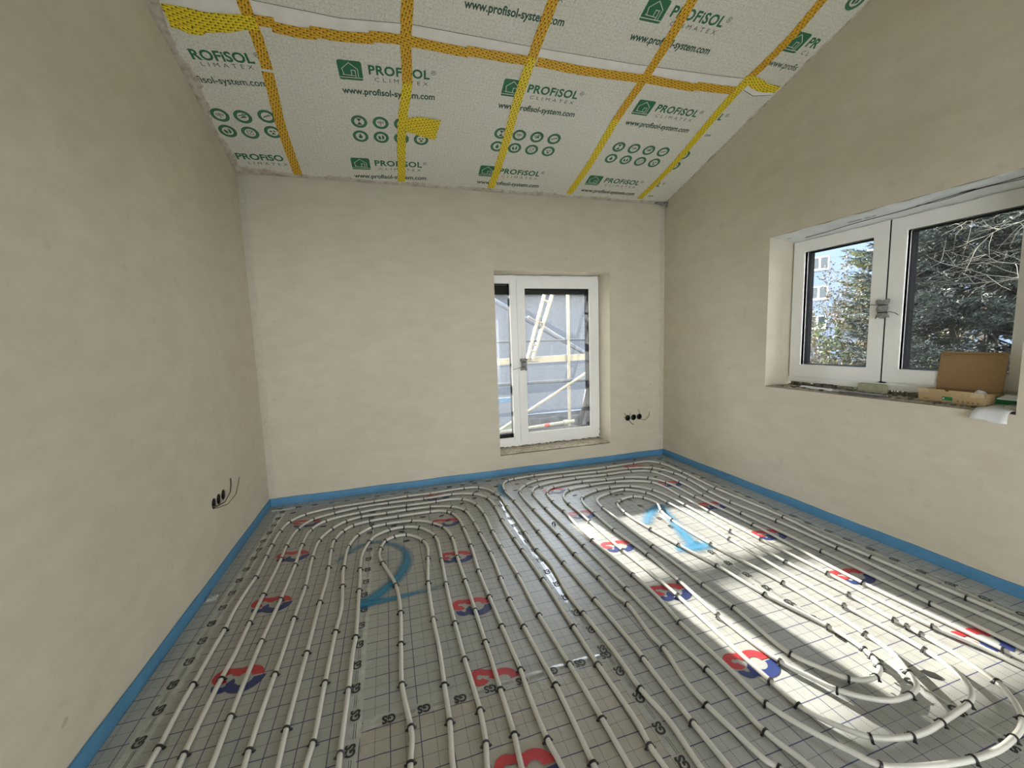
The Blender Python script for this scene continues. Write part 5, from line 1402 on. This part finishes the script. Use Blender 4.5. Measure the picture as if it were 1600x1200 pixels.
ceil_tape('lemon ceiling tape down the slope, rightmost one, lower piece reaching the right corner', [(3.560, 1.40), (3.555, 1.205), (3.562, 0.979), (3.578, 0.658), (3.570, 0.315), (3.545, 0.055)], [0.07, 0.062, 0.062], T_YELLOW, 0.0044, seed=10)
ceil_tape('wide lemon tape piece across the slope at the left wall', [(0.06, 1.150), (0.16, 1.148), (0.28, 1.155), (0.40, 1.180), (0.475, 1.192)], [0.115, 0.125, 0.10, 0.085, 0.07], T_YELLOW, 0.0054, seed=11)
ceil_tape('ragged lemon tape scrap hanging below the wide left piece', [(0.09, 1.105), (0.14, 1.095), (0.205, 1.085)], [0.03, 0.05, 0.012], T_YELLOW, 0.0060, seed=12)
ceil_tape('amber tape across the slope, short piece beside the wide lemon one', [(0.43, 1.198), (0.50, 1.206), (0.565, 1.206)], 0.058, T_ORANGE, 0.0050, seed=13)
ceil_tape('amber tape across the slope, piece between first and second sloping tape, left end', [(0.545, 1.188), (0.65, 1.178), (0.76, 1.184)], 0.060, T_ORANGE, 0.0054, seed=14)
ceil_tape('amber tape across the slope, middle piece between first and second sloping tape', [(0.735, 1.194), (0.888, 1.196), (1.06, 1.212)], 0.060, T_ORANGE, 0.0050, seed=15)
ceil_tape('amber tape across the slope, piece crossing the second sloping tape', [(1.04, 1.226), (1.209, 1.236), (1.40, 1.232), (1.60, 1.228)], 0.060, T_ORANGE, 0.0054, seed=16)
ceil_tape('amber tape across the slope, piece before the third sloping tape', [(1.585, 1.238), (1.80, 1.238), (1.97, 1.241)], 0.060, T_ORANGE, 0.0050, seed=17)
ceil_tape('amber tape across the slope, long piece between third and fourth sloping tape', [(2.03, 1.246), (2.295, 1.240), (2.55, 1.246), (2.78, 1.255)], 0.060, T_ORANGE, 0.0050, seed=18)
ceil_tape('amber tape across the slope, piece after the fourth sloping tape', [(2.80, 1.262), (2.95, 1.258), (3.22, 1.258)], 0.060, T_ORANGE, 0.0054, seed=19)
ceil_tape('amber tape across the slope, last piece before the rightmost sloping tape', [(3.205, 1.272), (3.35, 1.276), (3.53, 1.286)], 0.060, T_ORANGE, 0.0050, seed=20)
ceil_tape('short lemon tape across the slope ending at the right wall', [(3.56, 1.385), (3.66, 1.362), (3.74, 1.345), (3.865, 1.350)], [0.06, 0.075, 0.065, 0.05], T_YELLOW, 0.0056, seed=21)
ceil_tape('lemon square tape patch over the round icons', [(1.235, 0.625), (1.30, 0.640), (1.40, 0.632), (1.478, 0.622)], [0.10, 0.155, 0.175, 0.185], T_YELLOW, 0.0060, seed=22)

# rough plaster edge where membrane meets the walls (on the membrane, irregular)
def plaster_edge(name, pts_fn, n, parent_label, seed):
    rnd = random.Random(seed)
    v = []; f = []
    for i in range(n + 1):
        for q in pts_fn(i / n, rnd):
            v.append(q)
    for i in range(n):
        for k in range(3):
            a = i * 4 + k
            f.append((a, a + 4, a + 5, a + 1))
    o = mesh_obj(name, v, f, RAW, ceiling, smooth=False)
    o['label'] = parent_label
    return o
def left_edge(s, r):
    t = s * 2.6 + 0.0
    wd = 0.030 + 0.018 * math.sin(s * 29) + r.uniform(-0.008, 0.010) + (0.02 if 0.28 < s < 0.5 else 0)
    wd = max(0.014, wd)
    return [(0.0, t, 0.012 + r.uniform(0, 0.004)), (wd * 0.35, t, 0.011 + r.uniform(0, 0.005)), (wd * 0.75, t + r.uniform(-0.003, 0.003), 0.006 + r.uniform(0, 0.003)), (wd, t, 0.0005)]
plaster_edge('plaster_edge', left_edge, 150, 'rough plaster bead along the left ceiling edge', 1)
def back_edge(s, r):
    x = s * W
    wd = 0.024 + 0.010 * math.sin(s * 41) + r.uniform(-0.008, 0.012) + (0.03 * max(0, 1 - s * 9))
    wd = max(0.010, wd)
    return [(x, 0.0, 0.010 + r.uniform(0, 0.004)), (x, wd * 0.35, 0.010 + r.uniform(0, 0.006)), (x, wd * 0.75, 0.006 + r.uniform(0, 0.004)), (x, wd, 0.0005)]
plaster_edge('plaster_edge', back_edge, 170, 'rough plaster bead along the eave', 2)
def right_edge(s, r):
    t = s * 2.6
    wd = max(0.006, 0.011 + 0.006 * math.sin(s * 33) + r.uniform(-0.004, 0.005))
    return [(W, t, 0.007 + r.uniform(0, 0.003)), (W - wd * 0.35, t, 0.007 + r.uniform(0, 0.003)), (W - wd * 0.75, t, 0.004), (W - wd, t, 0.0005)]
plaster_edge('plaster_edge', right_edge, 150, 'thin plaster bead along the right ceiling edge', 3)
# crumpled dark membrane tuft in the right back corner
rnd = random.Random(17)
v = []; f = []
nu, nv = 10, 8
for j in range(nv + 1):
    for i in range(nu + 1):
        a = i / nu; b = j / nv
        v.append((W - 0.14 + 0.135 * a + rnd.uniform(-0.006, 0.006), 0.005 + 0.05 * b * (0.6 + 0.4 * a) + rnd.uniform(-0.004, 0.004), 0.004 + 0.035 * math.sin(b * math.pi) * a + rnd.uniform(0, 0.014)))
for j in range(nv):
    for i in range(nu):
        q = j * (nu + 1) + i
        f.append((q, q + 1, q + nu + 2, q + nu + 1))
o = mesh_obj('membrane_tuft', v, f, plain('dark_membrane', (0.20, 0.20, 0.19, 1), 0.8, var=0.5, scale=40), ceiling)
o['label'] = 'dark crumpled membrane in the corner'

# ------------------------------------------------------------------ outside: scaffold behind the back window
def bar_thing(name, a, b, r, mat, label, cat='scaffold tube', extra=None):
    """single scaffold tube with end couplers"""
    mb = MB(); mb.tube([a, b], r, 12)
    o = mb.build(name, mat, smooth=False)
    tag(o, label, cat)
    a = Vector(a); b = Vector(b); d = (b - a).normalized()
    for t in (0.06, 0.94):
        p = a.lerp(b, t); q = MB(); q.tube([p - d * 0.03, p + d * 0.03], r * 1.45, 10); q.build('coupler', SCAF_SHADE if mat is SCAF_SHADE else SCAF, o)
    return o
YS = 1.2
def board_thing(name, a, b, w, h, mat, label, cat):
    a = Vector(a); b = Vector(b); d = (b - a).normalized(); z = Vector((0, 0, 1)); s = d.cross(z).normalized()
    mb = MB()
    v = [p + s * i * w / 2 + z * j * h / 2 for p in (a, b) for i, j in ((-1, -1), (1, -1), (1, 1), (-1, 1))]
    mb.add(v, [(3, 2, 1, 0), (4, 5, 6, 7), (0, 1, 5, 4), (1, 2, 6, 5), (2, 3, 7, 6), (3, 0, 4, 7)])
    o = mb.build(name, mat, bevel=0.004)
    e = MB()
    for t in (0.12, 0.5, 0.88):
        p = a.lerp(b, t)
        e.box(p - Vector((0.02, w / 2 + 0.006, h / 2 + 0.004)), p + Vector((0.02, w / 2 + 0.006, h / 2 + 0.004)))
    e.build('end_band', mat, o)
    tag(o, label, cat)
    return o
bar_thing('scaffold_post', (3.30, YS, -2.9), (3.335, YS, 4.2), 0.021, SCAF, 'upright pale scaffold post seen through the right half of the small window')
bar_thing('scaffold_post', (1.62, YS, -2.9), (1.62, YS, 4.2), 0.027, SCAF, 'upright pale scaffold post left of the small window, outside')
bar_thing('scaffold_post', (5.4, YS, -2.9), (5.4, YS, 4.2), 0.027, SCAF, 'upright pale scaffold post right of the small window, outside')
board_thing('guard_board', (1.2, YS + 0.05, 1.03), (5.4, YS + 0.05, 1.085), 0.03, 0.085, SCAF, 'bright horizontal guard board at mid height outside the small window', 'board')
bar_thing('scaffold_brace', (2.80, YS + 0.10, 1.615), (5.0, YS + 0.10, 0.26), 0.014, SCAF, 'thin pale brace falling to the right outside the small window')
bar_thing('scaffold_brace', (2.0, YS - 0.10, 0.035), (4.4, YS - 0.10, 1.33), 0.018, SCAF, 'pale brace rising to the right below the guard board')
bar_thing('scaffold_rail', (1.2, 1.157, 0.772), (5.5, 1.157, 0.752), 0.022, SCAF_SHADE, 'shaded horizontal scaffold rail below the guard board')
bar_thing('scaffold_rail', (1.2, 1.2375, 1.302), (5.5, 1.2375, 1.292), 0.014, SCAF_SHADE, 'thin shaded horizontal scaffold rail above the guard board')
bar_thing('scaffold_brace', (1.9, 1.297, 2.08), (5.2, 1.297, 0.20), 0.030, plain('shaded_brace_steel', (0.06, 0.075, 0.11, 1), 0.5), 'shaded blue-grey diagonal brace falling behind the guard board')  # shade on this brace is put into its blue-grey colour
low_rail = bar_thing('scaffold_rail', (1.3, YS - 0.045, 0.10), (3.36, YS - 0.045, 0.215), 0.022, SCAF, 'pale low scaffold rail with a red band near the window foot')
mb = MB(); mb.tube([(2.93, YS - 0.045, 0.191), (3.00, YS - 0.045, 0.195)], 0.024, 10); mb.build('marker_band', plain('red_band', (0.3, 0.03, 0.025, 1), 0.5), low_rail)
# ladder leaning outside
lad = empty('scaffold_ladder', (2.73, YS - 0.08, 1.08))
tag(lad, 'pale ladder leaning outside the small window', 'ladder')
lA = [(2.735, YS - 0.008, 1.07), (3.09, YS - 0.008, 2.20)]; lB = [(2.80, YS - 0.008, 1.05), (3.20, YS - 0.008, 2.17)]
for pr in (lA, lB):
    mb = MB()
    a = Vector(pr[0]); b = Vector(pr[1]); d = (b - a).normalized(); s = Vector((0, 1, 0)); u = d.cross(s)
    v = [p + s * i * 0.03 + u * j * 0.012 for p in (a, b) for i, j in ((-1, -1), (1, -1), (1, 1), (-1, 1))]
    mb.add(v, [(3, 2, 1, 0), (4, 5, 6, 7), (0, 1, 5, 4), (1, 2, 6, 5), (2, 3, 7, 6), (3, 0, 4, 7)])
    to_local(mb.build('ladder_rail', SCAF), lad)
for t in (0.10, 0.17, 0.42, 0.66, 0.90):
    mb = MB(); mb.tube([Vector(lA[0]).lerp(Vector(lA[1]), t), Vector(lB[0]).lerp(Vector(lB[1]), t)], 0.013, 8)
    to_local(mb.build('rung', SCAF), lad)
# scaffold deck with planks
deck = empty('scaffold_deck', (3.0, 0.9, -0.02))
tag(deck, 'grey planked scaffold deck outside below the small window', 'deck')
for k in range(5):
    mb = MB(); y0 = 0.45 + 0.19 * k
    mb.box((0.5, y0, -0.04), (5.5, y0 + 0.18, 0.0)); to_local(mb.build('plank', PLANK, bevel=0.004), deck)
tarp = MB(); tarp.prism([(2.75, 1.36), (3.3, 1.33), (3.9, 1.36), (3.9, 1.52), (3.3, 1.56), (2.75, 1.50)], 0.0, 0.30)
tp = tarp.build('dark_tarpaulin', plain('dark_tarp', (0.035, 0.045, 0.06, 1), 0.6, var=0.4, scale=9), bevel=0.05); tag(tp, 'dark rolled tarpaulin on the far edge of the scaffold deck', 'tarpaulin')
mb = MB(); mb.prism([(1.55, 1.2215), (2.55, 1.2215), (2.55, 1.255), (1.55, 1.255)], 0.53, 0.585); bt = mb.build('blue_board', BLUE_T, bevel=0.004); tag(bt, 'bright blue strip seen through the narrow side light', 'board')
mb = MB(); mb.tube([(3.50, 1.3, 0.05), (3.60, 1.3, 0.42), (3.70, 1.3, 0.86)], 0.03, 10); tc = mb.build('black_hose', BLACK, smooth=True); tag(tc, 'thick black hose hanging at the right edge of the small window, outside', 'hose')

# ------------------------------------------------------------------ outside: ground and buildings
mb = MB(); mb.box((-40, -40, -3.3), (70, 70, -3.0)); gr = mb.build('ground', plain('winter_grass', (0.06, 0.07, 0.03, 1), 0.95, var=0.4, scale=3)); tag(gr, 'winter lawn outside', kind='structure')
mb = MB(); mb.box((-6, -14, -0.2), (10, YF - 0.3, -0.05)); tc = mb.build('floor_added_bounce', plain('pale_bounce_slab', (0.80, 0.785, 0.74, 1), 0.9)); tag(tc, 'added pale slab behind the camera that bounces daylight indoors', kind='structure')  # unseen pale surface added to throw daylight up into the room
mb = MB(); mb.box((-6, YF - 0.3 - 3.5, 2.0), (10, YF - 0.3, 2.2)); tc = mb.build('trim_added_overhang', plain('added_overhang_grey', (0.55, 0.54, 0.5, 1), 0.9)); tag(tc, 'added slab behind the camera that blocks the high sky', kind='structure')  # unseen overhang added to keep high sky light off floor and low walls
FACADE = plain('pale_blue_render', (0.145, 0.185, 0.25, 1), 0.85, var=0.03, scale=2)
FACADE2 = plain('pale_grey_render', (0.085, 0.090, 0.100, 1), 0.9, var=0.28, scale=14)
ROOF = plain('grey_roof', (0.22, 0.22, 0.24, 1), 0.8)
PANE_D = plain('dark_window_glass', (0.03, 0.045, 0.05, 1), 0.1)
def building(name, label, org, ux, L, D, z0, z1, mat, wins, ww, wh):
    m = frame_mat(org, ux)
    root = empty(name, mat=m); tag(root, label, 'building')
    mb = MB(); mb.box((0, 0, z0), (L, D, z1)); mb.build('wall', mat, root)
    mb = MB(); mb.box((-0.4, -0.4, z1), (L + 0.4, D + 0.4, z1 + 0.25)); mb.build('roof', ROOF, root)
    for (x, z) in wins:
        mb = MB()
        mb.box((x, -0.06, z), (x + ww, -0.005, z + 0.09)); mb.box((x, -0.06, z + wh - 0.09), (x + ww, -0.005, z + wh))
        mb.box((x, -0.06, z), (x + 0.09, -0.005, z + wh)); mb.box((x + ww - 0.09, -0.06, z), (x + ww, -0.005, z + wh)); mb.box((x + ww / 2 - 0.07, -0.06, z), (x + ww / 2 + 0.07, -0.005, z + wh))
        mb.box((x - 0.1, -0.14, z - 0.08), (x + ww + 0.1, -0.005, z))
        w = mb.build('window', PVC, root)
        mb = MB(); mb.box((x + 0.05, -0.03, z + 0.05), (x + ww - 0.05, -0.004, z + wh - 0.05)); mb.build('pane', PANE_D, w)
    return root
# pale blue block of flats seen through the left sash; its front faces the room
building('apartment_block', 'pale blue apartment block with white windows behind the trees', (36.2, 28.29, 0), (0.45, -1.0, 0), 26, 10, -3, 19, FACADE,
         [(x, z) for x in (0.6, 4.4, 8.2, 12.0, 15.8) for z in (1.4, 4.0, 6.58, 9.2)], 1.35, 1.13)
# shaded grey building opposite the back window; the sun stands just above its roof
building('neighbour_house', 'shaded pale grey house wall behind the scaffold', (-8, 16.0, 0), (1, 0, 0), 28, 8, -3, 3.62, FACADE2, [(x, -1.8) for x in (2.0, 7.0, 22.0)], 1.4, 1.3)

# ------------------------------------------------------------------ outside: trees behind the side window
def leafmat(name, a, b, rough=0.6):
    q = Nd(name, rough, spec=0.3)
    f = q.noise(q.coord(), 3.5, 4, 0.7)
    c = q.ramp(f, [(0.35, a), (0.65, b)])
    q.color(c)
    q.b.inputs['Subsurface Weight'].default_value = 0.0
    return q.m
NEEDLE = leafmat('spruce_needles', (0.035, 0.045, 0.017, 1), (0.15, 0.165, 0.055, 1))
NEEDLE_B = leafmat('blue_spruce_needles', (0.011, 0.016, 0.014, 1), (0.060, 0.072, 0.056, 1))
BARK = plain('bark', (0.022, 0.018, 0.014, 1), 0.9, var=0.3)
PALE_TWIG = plain('pale_twig', (0.13, 0.118, 0.088, 1), 0.8, var=0.2)
TAN = leafmat('dry_leaves', (0.07, 0.054, 0.025, 1), (0.15, 0.12, 0.055, 1))
BROWN = plain('brown_twig', (0.10, 0.07, 0.05, 1), 0.85, var=0.3)

def spruce(label, base, height, radius, mat, seed, nbr=330, sub=26, h0=0.06, h1=1.0, ndl=22, nl=0.045):
    r = np.random.default_rng(seed)
    root = empty('spruce_tree', base); tag(root, label, 'tree', 'trees outside the side window')
    mb = MB(); mb.tube([(0, 0, 0), (0.03, 0, height * 0.5), (0, 0.02, height * 0.99)], [0.16, 0.09, 0.015], 8); mb.build('trunk', BARK, root)
    V = []; bw = MB()
    for b in range(nbr):
        h = h0 + (h1 - h0) * r.random() ** 0.9
        L = radius * (1 - h) ** 0.75 * r.uniform(0.75, 1.12)
        az = r.uniform(0, 2 * math.pi)
        d = np.array([math.cos(az), math.sin(az), 0]); s = np.array([-d[1], d[0], 0]); up = np.array([0, 0, 1.0])
        o = np.array([0, 0, h * height])
        droop = r.uniform(0.25, 0.45)
        def P(t): return o + d * (L * t) + up * (L * (-droop * math.sin(t * 2.4) * 0.75 + 0.10 * t * t))
        if b % 3 == 0:
            bw.tube([P(0), P(0.5), P(0.95)], [0.016, 0.010, 0.004], 4, caps=False)
        for k in range(sub):
            t = 0.22 + 0.78 * (k + r.random()) / sub
            side = 1 if k % 2 else -1
            tl = (0.34 * L * (1.08 - t) + 0.10) * r.uniform(0.7, 1.2)
            td = d * 0.75 + s * side * 0.75 + up * r.uniform(-0.28, 0.12)
            if k >= sub - 2: td = d + up * 0.15; tl = 0.16
            td = td / np.linalg.norm(td)
            p0 = P(t)
            ndn = max(8, int(ndl * tl / 0.25))
            tt = r.random(ndn)[:, None]
            base_ = p0 + td * tl * tt
            nd = r.normal(size=(ndn, 3)); nd /= np.linalg.norm(nd, axis=1)[:, None]
            nd = nd * 0.65 + td * 0.85 + up * 0.15; nd /= np.linalg.norm(nd, axis=1)[:, None]
            ln = nl * r.uniform(0.8, 1.5, (ndn, 1))
            sd = np.cross(nd, r.normal(size=(ndn, 3))); sd /= np.linalg.norm(sd, axis=1)[:, None]
            wd = 0.0075
            V.append(np.stack([base_ - sd * wd, base_ + sd * wd, base_ + nd * ln], 1).reshape(-1, 3))
    V = np.concatenate(V); F = np.arange(len(V)).reshape(-1, 3)
    fo = tri_obj('foliage', V, F, mat, root); fo['kind'] = 'stuff'
    if bw.v: bw.build('branches', BARK, root)
    return root

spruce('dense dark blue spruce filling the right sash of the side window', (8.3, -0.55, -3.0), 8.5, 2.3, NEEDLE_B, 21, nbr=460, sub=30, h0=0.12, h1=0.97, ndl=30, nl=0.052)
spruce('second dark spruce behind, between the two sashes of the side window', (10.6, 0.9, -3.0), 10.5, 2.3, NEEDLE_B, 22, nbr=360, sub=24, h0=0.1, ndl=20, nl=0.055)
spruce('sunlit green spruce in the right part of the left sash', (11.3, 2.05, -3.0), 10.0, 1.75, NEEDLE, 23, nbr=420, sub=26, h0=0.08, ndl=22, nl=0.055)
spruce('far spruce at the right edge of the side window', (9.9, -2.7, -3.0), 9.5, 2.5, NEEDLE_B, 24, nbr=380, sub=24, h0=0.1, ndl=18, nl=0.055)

def twiggy(name, label, base, spread, height, n, mat, leafm, seed, leaves=0, r0=0.012, lean=(0, 0), cat='shrub', lsz=0.03):
    r = np.random.default_rng(seed)
    root = empty(name, base); tag(root, label, cat)
    mb = MB(); LV = []
    def grow(p, d, L, rad, depth):
        pts = [p]; q = p.copy(); dd = d.copy()
        for k in range(4):
            dd = dd + r.normal(0, 0.10, 3); dd[2] += 0.06; dd /= np.linalg.norm(dd)
            q = q + dd * L / 4; pts.append(q.copy())
            if depth > 0 and k > 0:
                for _ in range(r.integers(1, 3)):
                    nd = dd + r.normal(0, 0.45, 3); nd /= np.linalg.norm(nd)
                    grow(q.copy(), nd, L * r.uniform(0.16, 0.26), rad * 0.55, depth - 1)
            if leaves:
                for _ in range(leaves):
                    c = q + r.normal(0, 0.04, 3); a = r.normal(size=3); a /= np.linalg.norm(a); b = np.cross(a, r.normal(size=3)); b /= np.linalg.norm(b)
                    LV.append([c - a * lsz, c + b * lsz * 0.6, c + a * lsz]); LV.append([c - a * lsz, c + a * lsz, c - b * lsz * 0.6])
        mb.tube(pts, [rad, rad * 0.8, rad * 0.65, rad * 0.5, rad * 0.3], 4, caps=False)
    for i in range(n):
        a = r.uniform(0, 2 * math.pi); s = spread * math.sqrt(r.random())
        d = np.array([math.cos(a) * 0.14 + lean[0], math.sin(a) * 0.14 + lean[1], 1.0]); d /= np.linalg.norm(d)
        grow(np.array([math.cos(a) * s, math.sin(a) * s, 0.0]), d, height * r.uniform(0.6, 1.0), r0, 2)
    mb.build('branches', mat, root)
    if LV:
        A = np.array(LV).reshape(-1, 3); fo = tri_obj('foliage', A, np.arange(len(A)).reshape(-1, 3), leafm, root); fo['kind'] = 'stuff'
    return root
twiggy('tan_shrub', 'tan leafy shrub in the lower left corner of the side window view', (9.4, 2.25, -3.0), 0.6, 4.75, 70, BROWN, TAN, 31, leaves=3, lsz=0.024)
twiggy('brown_shrub', 'brown twiggy shrub before the pale blue building', (13.2, 5.1, -3.0), 0.8, 4.7, 46, BROWN, TAN, 32, leaves=1, lsz=0.03)
twiggy('low_green_shrub', 'low green shrub at the foot of the sunlit spruce', (8.7, 0.95, -3.0), 0.3, 3.6, 24, BARK, NEEDLE, 33, leaves=5, lsz=0.03)

# bare pale branches reaching in from the right
bt = empty('bare_tree', (7.2, -2.6, -3.0)); tag(bt, 'bare pale-twigged tree reaching in at the upper right of the side window', 'tree')
mb = MB(); r = np.random.default_rng(41)
mb.tube([(0, 0, 0), (0.1, 0.1, 2.5), (0.05, 0.2, 5.0), (0.0, 0.3, 7.0)], [0.10, 0.08, 0.06, 0.03], 8); mb.build('trunk', PALE_TWIG, bt)
mb = MB()
def tw(p, d, L, rad, dep):
    pts = [p]; q = p.copy(); dd = d.copy()
    for k in range(5):
        dd = dd + r.normal(0, 0.12, 3); dd /= np.linalg.norm(dd); q = q + dd * L / 5; pts.append(q.copy())
        if dep > 0 and k > 0:
            for _ in range(2):
                nd = dd + r.normal(0, 0.45, 3); nd /= np.linalg.norm(nd); tw(q.copy(), nd, L * r.uniform(0.4, 0.6), rad * 0.55, dep - 1)
    mb.tube(pts, [rad, rad * 0.85, rad * 0.7, rad * 0.55, rad * 0.45, rad * 0.3], 5, caps=False)
for z, L in ((4.75, 1.3), (5.0, 1.6), (5.25, 1.4), (5.55, 1.6)):
    d = np.array([r.uniform(-0.25, 0.2), 1.0, r.uniform(-0.1, 0.35)]); d /= np.linalg.norm(d)
    tw(np.array([0.05, 0.2, z]), d, L, 0.009, 2)
mb.build('branches', PALE_TWIG, bt)
